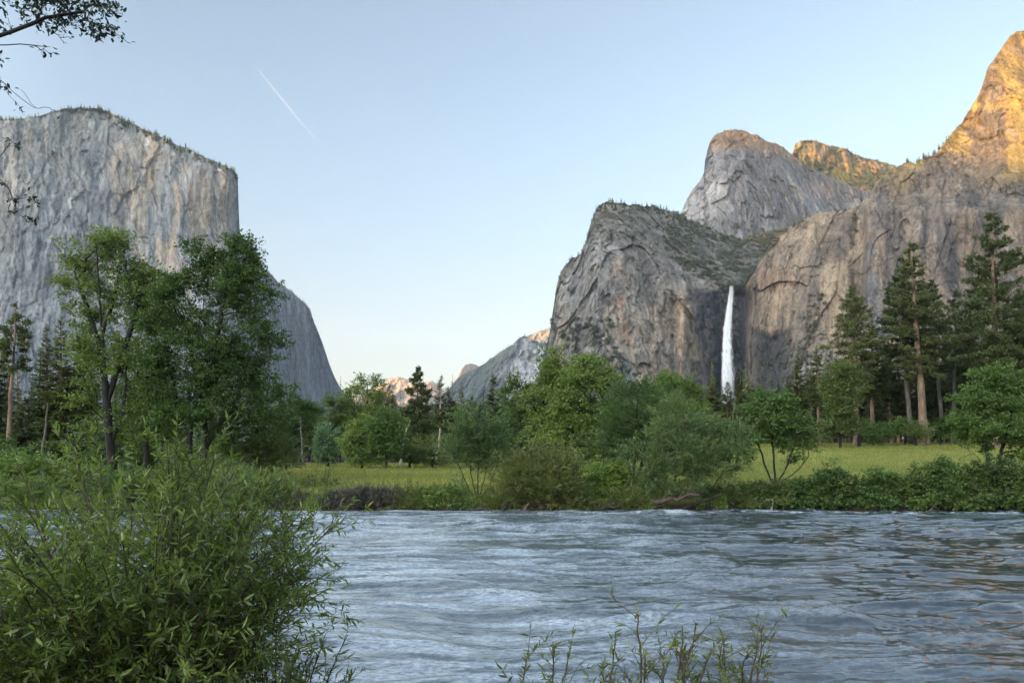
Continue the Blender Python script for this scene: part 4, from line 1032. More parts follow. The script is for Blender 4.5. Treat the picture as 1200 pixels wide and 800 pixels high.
conifer('fir with long pale bare trunk right of the tallest treeline fir', 140, 514, 439, 12, 0.45, 'fir', 3, 54, bark='pale', tr_px=3.2)
conifer('dead brown needled fir beside the pale trunk', 143, 528, 452, 13, 0.25, 'fir', -3, 55, leaf='dead', bark='brown', sparse=0.8)
conifer('thin fir before the dark forested ridge', 175, 541, 446, 9, 0.2, 'fir', 0, 56)
conifer('blunt low fir before the dark forested ridge', 160, 553, 462, 11, 0.15, 'fir', 0, 57)
conifer('dense tall fir left of the pale granite tower', 135, 579, 436, 17, 0.12, 'fir', 0, 58)
conifer('small bushy fir left of the dense tall fir', 150, 562, 470, 12, 0.08, 'fir', 0, 59)
mid_tree('ragged oak below the pale granite tower with branching grey trunk', 118, 606, [(606, 446, 12, 10), (615, 458, 14, 12), (596, 466, 14, 14), (610, 480, 20, 18), (600, 505, 22, 20), (622, 490, 12, 20)], 'oak', 48, bark='grey', n=220)
snag('leaning white dead trunk between the bright tree and the tallest treeline fir', 126, 470, 481, 492, 2.2, 61, twigs=4, bend=-3, len_px=10)
snag('straight pale dead trunk in front of the brown fir', 132, 537, 535, 494, 1.9, 62, bark='grey', twigs=4, len_px=6)
mid_tree('russet and yellow bush under the pale-trunked fir', 116, 506, [(500, 528, 10, 8), (514, 530, 10, 7), (524, 526, 8, 8)], 'olive', 63, n=80, name='meadow_bush', cat='bush')
mid_tree('low dark bush under the tallest treeline fir', 114, 480, [(478, 532, 14, 9), (490, 535, 12, 7)], 'dark', 64, n=80, name='meadow_bush', cat='bush')
mid_tree('dark thicket at the meadow edge behind the multi-stemmed willow', 112, 560, [(548, 525, 12, 14), (566, 520, 14, 18), (580, 528, 14, 12)], 'oak', 65, n=120)

# --- far bank, middle
def bank(label, D, base, stems, lobes, leaf, seed, bark='brown', n=200, lv=85, size=0.17, spread=0.45, name='willow_shrub', cat='willow shrub', **kw):
    kw.setdefault('step', 0.35)
    if D < 54.2 : kw.setdefault('zclip', -0.15); kw.setdefault('minz', 0.0)
    sp = ('stems', 'foliage') if name == 'willow_shrub' else ('trunk', 'crown')
    return broadleaf(name, label, cat, D, base, stems, lobes, leaf, bark, n, lv, size, spread, seed=seed, stem_part=sp[0], leaf_part=sp[1], **kw)
bank('multi-stemmed grey-green willow standing alone at the water in front of the meadow', 52.5, 560,
  [[(556, 596), (548, 570), (538, 545), (530, 525)], [(560, 596), (560, 565), (562, 530), (560, 500)], [(564, 596), (574, 570), (584, 540), (588, 515)], [(558, 596), (552, 560), (550, 520)], [(563, 596), (568, 560), (575, 525)]],
  [(545, 505, 18, 16, 1), (560, 495, 18, 14, 1), (575, 510, 18, 18, 1), (535, 528, 15, 16, .9), (585, 532, 14, 18, .9), (560, 525, 30, 22, .9), (545, 545, 20, 14, .5), (580, 550, 18, 12, .5)], 'willow', 71, 'dark', n=280, lv=85, spread=.42, name='willow_tree', cat='willow tree', power=.36)
bank('wide olive willow leaning over foaming water right of the lone willow', 51.6, 632,
  [[(618, 602), (610, 580), (604, 560)], [(626, 602), (628, 570), (626, 545)], [(634, 602), (644, 570), (648, 545)], [(640, 602), (660, 575), (668, 555)], [(630, 602), (636, 560), (640, 535)]],
  [(622, 550, 24, 18, 1), (645, 545, 24, 16, 1), (608, 568, 20, 20, 1), (660, 562, 22, 20, 1), (635, 570, 36, 22, 1), (612, 585, 12, 10, .6), (655, 588, 22, 8, .6)], 'olive', 72, n=330, lv=110)
bank('tall slender oak with dark trunk, left of the densest oak behind the bank', 66, 655,
  [[(660, 570), (657, 530), (652, 490), (649, 450), (648, 415)], [(655, 510), (640, 480), (632, 455)]],
  [(648, 420, 16, 18, 1), (640, 440, 20, 18, .9), (660, 448, 20, 20, 1), (645, 470, 28, 22, .9), (632, 500, 22, 22, .9), (660, 505, 24, 30, .8), (622, 470, 12, 16, .4)], 'oak', 73, 'dark', n=280, lv=85, size=.2, spread=.6, name='oak_tree', cat='oak tree', trunk_r=.3, step=.5)
bank('dense deep-green oak with dark forked trunk behind the middle of the bank', 63, 677,
  [[(677, 578), (676, 545), (678, 505), (682, 465), (688, 430)], [(677, 540), (668, 510), (660, 480)], [(677, 530), (695, 500), (706, 470)], [(670, 578), (668, 550), (664, 530)]],
  [(690, 428, 20, 12, 1), (682, 445, 26, 18, 1), (704, 452, 20, 22, 1), (665, 470, 22, 24, 1), (690, 480, 34, 26, 1), (660, 505, 24, 22, 1), (705, 510, 26, 24, .9), (680, 525, 36, 20, .8)], 'bright', 74, 'dark', n=420, lv=95, size=.19, spread=.6, name='oak_tree', cat='oak tree', trunk_r=.34, step=.5)
bank('bright yellow-green shrubs below the densest oak', 54.5, 702,
  [[(690, 592), (684, 570)], [(702, 592), (706, 565)], [(715, 592), (722, 570)]],
  [(700, 562, 30, 18, 1), (720, 560, 20, 20, 1), (680, 572, 18, 16, 1), (700, 580, 34, 12, .8)], 'lime', 75, n=220)
bank('pale tall willow with dark forked trunk between the densest oak and the leaning willow', 58, 742,
  [[(742, 588), (741, 560), (736, 535), (730, 505), (728, 475)], [(742, 575), (752, 545), (760, 510), (768, 480)], [(741, 560), (744, 520), (748, 470)]],
  [(745, 460, 22, 16, 1), (725, 480, 18, 20, 1), (768, 478, 22, 20, 1), (748, 495, 38, 24, 1), (720, 515, 18, 20, .9), (765, 525, 30, 24, .9), (738, 535, 26, 16, .6)], 'willow', 76, 'dark', n=420, lv=100, spread=.5, name='willow_tree', cat='willow tree', trunk_r=.2)
mid_tree('light green cottonwood rising behind the pale willow, left of the waterfall', 84, 788, [(782, 445, 18, 10), (795, 455, 20, 14), (775, 465, 24, 20), (805, 475, 24, 22), (785, 495, 36, 26), (815, 500, 16, 22)], 'bright', 77, n=330, lv=85, size=.2)
bank('great leaning willow mass with bare twisted brown base at the water', 52.8, 800,
  [[(775, 600), (770, 570), (760, 545), (755, 520)], [(788, 602), (790, 565), (790, 530), (795, 500)], [(800, 602), (812, 570), (822, 540), (828, 510)], [(810, 600), (832, 575), (850, 550), (862, 525)], [(780, 600), (780, 560), (775, 530)], [(795, 602), (820, 590), (850, 572), (866, 558)], [(765, 598), (752, 585), (742, 578)]],
  [(795, 500, 26, 18, 1), (822, 510, 28, 20, 1), (770, 520, 22, 20, 1), (845, 528, 20, 20, .9), (800, 535, 42, 24, .7), (868, 518, 9, 14, .8), (788, 484, 14, 13, .9), (742, 535, 9, 16, .6), (762, 550, 20, 22, 1), (835, 555, 28, 20, .8), (795, 565, 46, 18, .9), (858, 540, 10, 16, .6), (760, 580, 20, 10, .5)], 'willow', 78, n=560, lv=95, spread=.44)
bank('small spreading tree with several thin dark stems in front of the right meadow', 60, 908,
  [[(906, 570), (900, 550), (892, 520), (886, 490)], [(909, 570), (908, 545), (905, 510), (906, 480)], [(912, 570), (922, 545), (930, 515), (935, 490)], [(910, 570), (935, 552), (948, 535)]],
  [(898, 468, 18, 12, 1), (915, 475, 20, 14, 1), (884, 485, 16, 16, 1), (905, 495, 28, 16, 1), (934, 500, 16, 16, .9), (890, 510, 22, 14, .8), (925, 518, 22, 12, .7), (945, 522, 9, 9, .6), (878, 528, 12, 9, .6), (938, 540, 12, 6, .5), (862, 500, 8, 8, .5)], 'bright', 79, 'dark', n=300, lv=85, spread=.45, name='broadleaf_tree', cat='tree', trunk_r=.12, power=.36)
bank('wide light-green tree at the right edge in front of the pines', 61, 1163,
  [[(1163, 575), (1160, 540), (1156, 510), (1150, 480)], [(1165, 560), (1178, 520), (1190, 480)], [(1161, 555), (1140, 530), (1122, 535)]],
  [(1150, 445, 22, 14, 1), (1180, 445, 26, 16, 1), (1135, 465, 18, 20, 1), (1165, 475, 34, 26, 1), (1200, 470, 20, 30, 1), (1130, 495, 16, 20, .9), (1160, 510, 40, 22, .8), (1195, 515, 22, 22, .9)], 'bright', 80, 'dark', n=480, lv=95, spread=.5, name='broadleaf_tree', cat='tree', trunk_r=.2)
bank('light-green tree cut by the right picture edge', 66, 1222,
  [[(1222, 575), (1220, 530), (1218, 480)]], [(1215, 440, 18, 16, 1), (1225, 465, 26, 26, 1), (1210, 500, 24, 30, 1), (1235, 500, 26, 26, 1)], 'bright', 81, 'dark', n=240, lv=95, spread=.5, name='broadleaf_tree', cat='tree', trunk_r=.2)

# --- hedge of shrubs along the right bank, and brown brush along the left part
hed = [
 (878, 57, 28, 562, 'dark', 'dark green shrub between the leaning willow and the thin-stemmed tree'),
 (902, 55, 24, 572, 'dark', 'shrub with the white log at its foot'),
 (935, 55.5, 26, 566, 'bright', 'dark-green shrub right of the white log'),
 (968, 56, 26, 564, 'oak', 'shrub below the near edge of the right meadow, left of centre'),
 (1000, 55, 26, 566, 'dark', 'shrub at the water below the tall leaning pine, darker one'),
 (1034, 55.5, 26, 562, 'bright', 'leafy shrub at the water below the tall leaning pine, paler one'),
 (1066, 56, 28, 555, 'oak', 'shrub beside the standing wave by the right bank'),
 (1098, 55, 28, 550, 'bright', 'tall pale shrub left of the wide light-green tree'),
 (1132, 55.5, 28, 546, 'oak', 'high shrub below the wide light-green tree, left side'),
 (1165, 55, 28, 545, 'dark', 'high shrub below the wide light-green tree, right side'),
 (1200, 55, 30, 545, 'bright', 'high shrub cut by the right picture edge'),
 (850, 58, 24, 568, 'olive', 'dull olive shrub behind the leaning willow, right side'),
 (675, 54.5, 22, 582, 'olive', 'low olive shrub at the water right of the wide olive willow'),
 (735, 55, 24, 580, 'olive', 'dull olive twiggy shrub at the foot of the pale tall willow'),
 (590, 55.5, 18, 580, 'olive', 'low olive shrub right of the lone willow base'),
 (512, 55.5, 24, 575, 'bright', 'green shrub left of the lone willow'),
 (478, 55.5, 22, 576, 'olive', 'mixed shrub between the brown brush and the green shrub'),
 (535, 56.5, 18, 574, 'willow', 'shrub directly left of the lone willow base'),
]
for i, (px, D, hw, top, lf, lab) in enumerate(hed):
    D = float(shore((px - 600) / FPX * 52.5)) + 0.25 + max(0, D - 55) * 0.4 + (i * 37 % 10) * 0.09
    top = top + [6, -7, 3, -10, 9, -3, 5, -9, 4, -5, 6, 5, 0, 0, 0, -4, 4, 0][i]; top = top - (9 if px > 925 else 2); h = 600 - top
    bank(lab, D, px, [[(px - 6, 598), (px - 10, 585)], [(px, 598), (px, 582)], [(px + 6, 598), (px + 12, 585)]],
         [(px - hw * .45, top + h * .45, hw * .6, h * .36, 1), (px + hw * .4, top + h * .4, hw * .6, h * .34, 1), (px, top + h * .70, hw * 1.1, h * .36, 1.2), (px + (i * 7 % 11 - 5), top + h * .28, hw * .4, h * .25, .8)], lf, 300 + i, n=int(170 + hw), lv=80, size=.16, spread=.38, name='willow_shrub', cat='shrub')
brush = [(392, 576, 16), (414, 573, 15), (436, 572, 16), (458, 574, 15), (340, 578, 18)]
labs = ['leftmost clump of leafless grey-brown brush below the meadow', 'second clump of grey-brown brush from the left, below the meadow', 'tallest clump of grey-brown brush below the meadow', 'clump of grey-brown brush nearest the green shrubs', 'brown brush partly behind the willow leaves']
for i, ((px, top, hw), lab) in enumerate(zip(brush, labs)):
    h = 597 - top
    bank(lab, float(shore((px - 600) / FPX * 52.5)) + 0.5, px, [[(px + d, 597), (px + d * 2, 588)] for d in (-8, -4, 0, 4, 8)], [(px - hw * .4, top + h * .5, hw * .7, h * .42, 1), (px + hw * .4, top + h * .5, hw * .7, h * .42, 1)], 'brown', 340 + i, n=260, lv=34, size=.16, spread=.34, cat='brush', name='willow_shrub', r0=.012)

# --- pines and firs at the right
conifer('tallest foreground pine with thick leaning pale-orange trunk at the right meadow', 138, 1084, 278, 27, 0.34, 'pine', -16, 101, tr_px=10, detail=1.15)
conifer('pine with slim grey trunk just left of the leaning thick pine', 142, 1068, 300, 22, 0.42, 'pine', -12, 102, tr_px=6, bark='grey')
conifer('two-toned slim pine right of the leaning thick pine', 146, 1104, 327, 17, 0.45, 'pine', -12, 103, tr_px=5, bark='grey')
conifer('slim pine with straight grey trunk left of the great right fir', 150, 1116, 338, 15, 0.5, 'pine', 3, 104, tr_px=4.5, bark='grey')
conifer('great spreading pine near the right edge, tallest of all', 128, 1166, 247, 42, 0.3, 'pine', -4, 105, tr_px=9, detail=1.25)
conifer('broad dark fir at the right edge beside the great pine', 136, 1196, 325, 42, 0.18, 'fir', 0, 106, tr_px=8)
conifer('dark fir behind the great pine, left flank', 152, 1138, 362, 24, 0.2, 'fir', 0, 107)
conifer('tall tapered pine left of the leaning thick pine with rounded oak at its foot', 140, 1002, 331, 27, 0.4, 'pine', -2, 108, tr_px=6)
conifer('tall fir close right of the tapered pine', 148, 1022, 372, 20, 0.38, 'fir', -1, 109, tr_px=5)
conifer('slim fir with bare reddish trunk left of the rounded oak', 134, 960, 403, 14, 0.42, 'fir', -4, 110, tr_px=4)
conifer('narrow dark fir farther left of the rounded oak', 148, 937, 413, 13, 0.2, 'fir', 0, 111)
conifer('slender pine with thin trunk in the wood behind the right meadow', 156, 1045, 390, 15, 0.4, 'fir', -2, 112, tr_px=3.5)
conifer('dark fir between the slim grey trunks', 160, 1088, 372, 20, 0.2, 'fir', 0, 113)
mid_tree('rounded green oak standing before the tapered pine at the right meadow', 126, 985, [(982, 438, 16, 12), (974, 455, 16, 16), (996, 455, 16, 18), (984, 478, 24, 20), (975, 500, 18, 14), (998, 498, 18, 14)], 'dark', 115, n=320, lv=95)
mid_tree('leafy green bush at the wood edge behind the right meadow', 140, 1060, [(1056, 500, 12, 9), (1070, 503, 10, 8)], 'bright', 116, n=70, name='meadow_bush', cat='bush')
mid_tree('green bush right of the leaning thick pine trunk', 141, 1104, [(1100, 505, 9, 8), (1110, 500, 7, 9)], 'bright', 117, n=70, name='meadow_bush', cat='bush')
mid_tree('green bush at the foot of the tall tapered pine', 138, 1024, [(1020, 508, 14, 10), (1034, 505, 10, 10)], 'bright', 118, n=90, name='meadow_bush', cat='bush')
mid_tree('bush at the left end of the right wood', 134, 948, [(945, 508, 14, 10), (930, 503, 14, 12)], 'oak', 119, n=90, name='meadow_bush', cat='bush')
mid_tree('small dark bush at the foot of the leaning thick pine', 136, 1074, [(1074, 511, 6, 5)], 'olive', 120, n=40, name='meadow_bush', cat='bush')
snag('charred black stump at the meadow edge below the rounded oak', 132, 1007, 1006, 497, 2.6, 121, bark='dark', twigs=0, name='tree_stump')
snag('pale leaning dead trunk below the waterfall', 130, 858, 862, 464, 1.0, 122, bark='grey', twigs=7, bend=-2, len_px=12)
conifer('slim fir with reddish bare trunk beside the pale dead trunk below the waterfall', 132, 867, 432, 12, 0.42, 'fir', 0, 123, tr_px=3, bark='pine')
conifer('dark fir covering the foot of the waterfall', 150, 853, 446, 15, 0.05, 'fir', 0, 124)
conifer('broad fir left of the waterfall foot', 140, 838, 441, 17, 0.2, 'fir', 0, 125)
conifer('fir with blunt top right of the waterfall foot', 145, 880, 446, 17, 0.1, 'fir', 0, 126)
conifer('fir far left of the waterfall foot', 150, 820, 450, 17, 0.1, 'fir', 0, 127)

# --- the wood behind: single trees one can no longer tell apart
rngW = np.random.default_rng(77)
proto = []
for i in range(6):
    tr, cr = conifer_geo(30.0, [3.6, 4.2, 3.2, 4.6, 3.8, 3.4][i], [0.12, 0.25, 0.15, 0.3, 0.1, 0.35][i], 'fir' if i % 3 else 'pine', 500 + i, detail=0.8)
    proto.append((tr, cr, i))
BACK_GROUPS = {
 'left':  ('dark conifer in the wood behind the left oaks', 'conifers behind the left oaks'),
 'mid':   ('dark conifer in the far treeline beyond the meadow', 'conifers of the far treeline'),
 'right': ('dark conifer deep in the wood behind the right pines', 'conifers behind the right pines'),
}
made = {}
def back_conifer(kind, px, D, top):
    lab, grp = BACK_GROUPS[kind]
    i = int(rngW.integers(0, 6)); k = D / FPX
    x = (px - 600) * k; z = float(gz(x, D)); H = CAMH + (HOR - top) * k - z
    if H < 6: return
    key = (kind, i)
    s = H / 30.0; sx = s * rngW.uniform(1.05, 1.55)
    if key not in made:
        tr, cr, _ = proto[i]
        e = empty('fir_tree', (x, D, z), lab, 'fir tree', grp)
        ex = next((v for kk, v in made.items() if kk[1] == i), None)
        if ex is None:
            tr.obj('trunk', BARK['brown' if i % 2 else 'pine'], e); cr.obj('crown', LEAF['fir' if i % 3 else 'pine'], e, smooth=False)
        else:
            for ch in list(ex.children):
                d = ch.copy(); COL.objects.link(d); d.parent = e
        e.scale = (sx, sx, s); e.rotation_euler = (0, 0, rngW.uniform(0, 6.28))
        made[key] = e
    else:
        copy_tree(made[key], (x, D, z), (sx, sx, s), rngW.uniform(0, 6.28))
def topline(px):
    return np.interp(px, [-60, 0, 50, 110, 160, 330, 345, 400, 430, 470, 500, 540, 580, 620, 700, 760, 800, 830, 860, 900, 930, 960, 1000, 1050, 1100, 1150, 1200, 1260],
                         [400, 410, 400, 400, 430, 470, 478, 482, 462, 468, 470, 470, 458, 462, 456, 462, 462, 458, 456, 458, 452, 446, 430, 420, 412, 405, 390, 380])
for j in range(46): 
    px = rngW.uniform(-60, 330); D = rngW.uniform(105, 170); back_conifer('left', px, D, topline(px) + rngW.uniform(0, 60))
for j in range(110):
    px = rngW.uniform(325, 935); D = rngW.uniform(155, 300); back_conifer('mid', px, D, topline(px) + rngW.uniform(-4, 34))
for j in range(112):
    px = rngW.uniform(930, 1260); D = rngW.uniform(152, 240); back_conifer('right', px, D, topline(px) + rngW.uniform(0, 80))

for px, top in [(500, 462), (505, 470), (520, 466), (533, 472), (548, 468), (556, 474), (566, 460), (572, 468), (590, 462), (597, 470), (604, 458), (340, 468), (352, 474), (366, 470), (378, 480), (410, 466), (445, 458), (462, 462), (474, 470), (812, 462), (828, 456), (846, 452), (857, 458), (866, 455), (874, 460), (890, 452), (900, 460), (912, 448), (924, 440), (948, 436), (970, 430), (845, 466), (885, 468), (905, 470), (930, 462)]:
    back_conifer('mid', px, rngW.uniform(158, 190), top)
for px, top in [(925, 440), (945, 424), (952, 432), (968, 418), (978, 424), (1010, 398), (1032, 392), (1040, 406), (1053, 398), (1079, 386), (1092, 380), (1110, 378), (1126, 380), (1146, 372), (1182, 362), (934, 448), (1022, 410)]:
    back_conifer('right', px, rngW.uniform(154, 185), top)
for j in range(34):
    back_conifer('right', rngW.uniform(930, 1130), rngW.uniform(156, 205), rngW.uniform(432, 478))
for px, D, top, hw in [(20, 78, 520, 30), (75, 82, 515, 34), (118, 76, 520, 24), (160, 84, 512, 30), (205, 86, 515, 30), (262, 84, 510, 30), (300, 88, 515, 26), (-20, 80, 510, 30)]:
    broadleaf('understory_shrub', 'dark shrub in the shade under the left oaks and firs', 'shrub', D, px, [[(px, 562), (px, 545)], [(px + 4, 562), (px + 14, 540)], [(px - 4, 562), (px - 14, 540)]], [(px - 8, top + 16, hw * .7, 16), (px + 9, top + 12, hw * .7, 14), (px, top + 30, hw, 18)], 'dark' if px % 2 else 'oak', 'brown', 90, 70, .22, .6, seed=int(900 + px), group='understory shrubs left', minz=0.05)

bush_front = mid_tree('bush hiding the lower half of the white van', 122, 506, [(502, 540, 12, 5), (514, 541, 12, 5)], 'olive', 130, n=70, name='meadow_bush', cat='bush')
# broadleaf trees among the conifers of the far treeline
srcs = []
for i, (px, D, top, lf) in enumerate([(362, 165, 470, 'oak'), (535, 160, 474, 'bright'), (640, 150, 455, 'dark'), (720, 140, 462, 'oak')]):
    h = 545 - top
    srcs.append((broadleaf('broadleaf_tree', 'rounded broadleaf tree among the conifers of the far treeline', 'tree', D, px, [[(px, 548), (px + 2, 520), (px, (545 + top) / 2)]], [(px, top + h * .22, h * .24, h * .2), (px - h * .16, top + h * .42, h * .22, h * .22), (px + h * .17, top + h * .44, h * .22, h * .24), (px, top + h * .68, h * .34, h * .24)], lf, 'dark', 240, 70, .34, 1.0, seed=700 + i, group='broadleaf trees of the far treeline', step=.9, trunk_r=.25), (545 - top) * D / FPX))
for j in range(44):
    px = rngW.uniform(325, 960); D = rngW.uniform(142, 230); top = topline(px) + rngW.uniform(6, 40); k = D / FPX
    src, h0 = srcs[j % 4]; z = float(gz((px - 600) * k, D)); H = CAMH + (HOR - top) * k - z; s = H / h0
    copy_tree(src, ((px - 600) * k, D, z), (s * rngW.uniform(.9, 1.3), s, s), rngW.uniform(0, 6.28))

# --- far wood that reads as one mass: valley floor and the feet of the cliffs
def far_cone(rng, H, tiers=9):
    """a far conifer: ragged tiers of drooping bough blades round a thin stem"""
    g = Geo(); R = H * rng.uniform(0.10, 0.16)
    g.tube(np.array([[0, 0, 0], [0, 0, H]]), [H * .012, 0.05], 3)
    for t in range(tiers):
        u = 0.12 + 0.86 * (t / tiers); n = 8
        a = rng.uniform(0, 6.28, n); L = R * (1 - u) ** 0.8 * rng.uniform(0.6, 1.2, n) + .3
        b = np.stack([0 * a, 0 * a, np.full(n, u * H) + rng.normal(size=n) * H * .02], -1)
        d = np.stack([np.cos(a), np.sin(a), np.full(n, -0.25)], -1)
        g.blades(b, d, L, L * 0.3, rdir(rng, n, 1.0) * .6 + np.array([0, 0, .5]))
    return g
def far_bush(rng, R):
    g = Geo(); n = 110
    v = rdir(rng, n, 0.3); c = v * R * rng.uniform(0.45, 1, (n, 1)) * np.array([1, 1, .75])
    g.blades(c, rdir(rng, n), R * .34, R * .13, v + rdir(rng, n) * .6)
    return g
def merge(G, src, loc, s, rot):
    c, sn = math.cos(rot), math.sin(rot)
    for V in [np.concatenate(src.V)]:
        W = V * s
        W = np.stack([W[:, 0] * c - W[:, 1] * sn, W[:, 0] * sn + W[:, 1] * c, W[:, 2]], -1) + np.asarray(loc)
    G.add(W, np.concatenate(src.Q) if src.Q else None, np.concatenate(src.T) if src.T else None)
rngF = np.random.default_rng(5)
cones = [far_cone(rngF, 1.0 * 24) for _ in range(8)]
def rim_tree(rng):
    g = Geo(); H = 24.0; R = H * rng.uniform(0.16, 0.26); g.tube(np.array([[0, 0, 0], [0, 0, H]]), [.35, .05], 3)
    for t in range(7):
        u = 0.10 + 0.86 * t / 7; n = 6; a = rng.uniform(0, 6.28, n); L = R * (1 - u) ** .7 * rng.uniform(.7, 1.25, n) + .5
        g.blades(np.stack([0 * a, 0 * a, np.full(n, u * H) + rng.normal(size=n) * .5], -1), np.stack([np.cos(a), np.sin(a), np.full(n, -0.3)], -1), L, L * .42, rdir(rng, n, 1.0) * .8 + np.array([0, 0, .3]))
    return g
bushes = [far_bush(rngF, 1.0) for _ in range(6)]
F = Geo()
for j in range(900):
    D = rngF.uniform(240, 1250); px = rngF.uniform(-80, 1280); k = D / FPX; x = (px - 600) * k
    z = float(gz(x, D)) 
    merge(F, cones[j % 8], (x, D, z), rngF.uniform(0.8, 1.35), rngF.uniform(0, 6.28))
o = F.obj('forest', LEAF['fir'], smooth=False); tag(o, 'forest of far conifers covering the valley floor below the cliffs', 'forest', kind='stuff')

def scatter_on(lab, n, test, size, rng, what, G):
    xs, yt, PX, PY, P = CLIFFS[lab]
    k = 0; tries = 0
    while k < n and tries < n * 60:
        tries += 1
        i = rng.integers(0, PX.shape[0]); j = rng.integers(0, PX.shape[1])
        w = test(PX[i, j], PY[i, j])
        if rng.random() > w: continue
        s = rng.uniform(*size)
        src = (cones if what == 'cone' else bushes)[rng.integers(0, 6)]
        merge(G, src, P[i, j] - np.array([0, 0, .1 * s]), s / (24.0 if what == 'cone' else 1.0), rng.uniform(0, 6.28)); k += 1
BUTT = 'broken grey granite buttress left of the waterfall'; RIGHT = 'tall stained granite wall right of the waterfall with a golden sunlit summit'
WALL = 'huge pale granite wall with a sheer right-hand prow, left of the valley'; DOME = 'bare grey granite dome above the hanging valley, its cap sunlit'
BACKP = 'distant sunlit summit with scrubby green slopes behind the dome'; RIDGE = 'dark forested ridge running down to the valley floor'; SPIRE = 'pale granite tower in front of the forested ridge'
VN = lambda x, y, s: vnoise(np.array([[x / s, y / s, 0.5]]), 7)[0]
rim_trees = [rim_tree(rngF) for _ in range(8)]
S1 = Geo()
def t_gully(x, y):
    if y > rim_y(x) + 2 or x < 700: return 0
    return (0.9 if x > 780 else 0.12) * (0.4 + 0.6 * (VN(x, y, 12) > -0.1))
scatter_on(BUTT, 900, t_gully, (3.5, 8), rngF, 'bush', S1)
def t_talus(x, y):
    return math.exp(-((x - 690 - 0.5 * (y - 400)) / 24.0) ** 2) * (y > 372) * (VN(x, y, 10) > -0.05)
scatter_on(BUTT, 330, t_talus, (3.5, 8), rngF, 'bush', S1)
scatter_on(BUTT, 200, lambda x, y: (0.25 if y > rim_y(x) else 0.05) * (x < 845) * (VN(x, y, 8) > .2), (2, 4.5), rngF, 'bush', S1)
scatter_on(RIGHT, 110, lambda x, y: math.exp(-((x - 948 + 0.35 * (y - 380)) / 8.0) ** 2) * (345 < y < 440), (3, 6.5), rngF, 'bush', S1)
scatter_on(RIGHT, 160, lambda x, y: (y > 395 + abs(x - 905) * .3) * (885 < x < 1000) * .5, (3, 7), rngF, 'bush', S1)
scatter_on(RIGHT, 60, lambda x, y: (y > 385) * (960 < x < 985) * .5, (2.5, 5), rngF, 'bush', S1)
scatter_on(RIGHT, 8, lambda x, y: (225 < y < 275) * (990 < x < 1006), (3, 6), rngF, 'bush', S1)
scatter_on(DOME, 260, lambda x, y: (y > 250) * min(1, (y - 250) / 30), (4, 9), rngF, 'bush', S1)
scatter_on(BACKP, 420, lambda x, y: (y > 176) * (y < 250) * (VN(x, y, 8) > -.2), (4, 9), rngF, 'bush', S1)
_c = cones; cones = rim_trees
scatter_on(BUTT, 170, t_gully, (6, 14), rngF, 'cone', S1)
scatter_on(BUTT, 60, lambda x, y: .3 * (y < rim_y(x)) * (x < 800), (5, 11), rngF, 'cone', S1)
scatter_on(BUTT, 60, t_talus, (6, 13), rngF, 'cone', S1)
scatter_on(DOME, 50, lambda x, y: (y > 255), (6, 12), rngF, 'cone', S1)
scatter_on(BACKP, 90, lambda x, y: (y > 172) * (y < 240), (6, 13), rngF, 'cone', S1)
scatter_on(RIGHT, 60, lambda x, y: (y > 385 + abs(x - 905) * .3) * (885 < x < 1000) * .6, (7, 15), rngF, 'cone', S1)
cones = _c
o = S1.obj('cliff_shrubs', LEAF['scrub'], smooth=False); tag(o, 'dark scrub on the ledges and gullies of the cliffs', 'scrub', kind='stuff')
S2 = Geo()
def rim(lab, x0, x1, n, size, rng, what='cone', jit=6):
    xs, yt, PX, PY, P = CLIFFS[lab]
    for _ in range(n):
        px = rng.uniform(x0, x1); j = int(np.argmin(abs(xs - px))); s = rng.uniform(*size)
        p = P[int(rng.integers(0, jit)), j]
        merge(S2, (rim_trees if what == 'cone' else bushes)[rng.integers(0, 6)], p - np.array([0, 0, .08 * s]), s / (24.0 if what == 'cone' else 1.0), rng.uniform(0, 6.28))
rim(WALL, 0, 45, 34, (10, 20), rngF, jit=2); rim(WALL, 70, 130, 44, (9, 20), rngF, jit=4); rim(WALL, 115, 278, 190, (10, 26), rngF, jit=8); rim(WALL, 115, 278, 70, (3, 6), rngF, 'bush', 10)
rim(WALL, 284, 372, 60, (8, 18), rngF, jit=2)
rim(BUTT, 698, 800, 70, (8, 18), rngF, jit=8); rim(BUTT, 655, 700, 24, (7, 15), rngF, jit=4); rim(BUTT, 800, 945, 60, (6, 12), rngF)
rim(DOME, 836, 900, 40, (5, 11), rngF, jit=3); rim(BACKP, 932, 1060, 160, (6, 15), rngF, jit=5); rim(RIGHT, 1060, 1110, 26, (7, 15), rngF, jit=2); rim(RIGHT, 1110, 1160, 8, (5, 10), rngF, jit=3)
rim(RIGHT, 890, 1000, 20, (5, 9), rngF, jit=4)
rim(SPIRE, 598, 640, 40, (10, 26), rngF, jit=4)
o = S2.obj('rim_forest', LEAF['fir'], smooth=False); tag(o, 'fringe of small conifers along the rims of the cliffs', 'forest', kind='stuff')
S3 = Geo()
scatter_on(RIDGE, 3200, lambda x, y: 1.0, (18, 34), rngF, 'cone', S3)
rr = CLIFFS[RIDGE]
for _ in range(260):
    j = int(rngF.integers(0, len(rr[0]))); merge(S3, cones[rngF.integers(0, 8)], rr[4][int(rngF.integers(0, 3)), j] - np.array([0, 0, 3.0]), rngF.uniform(0.8, 1.5), 0)
o = S3.obj('ridge_forest', LEAF['fir'], smooth=False); tag(o, 'dense conifer forest covering the far ridge', 'forest', kind='stuff')
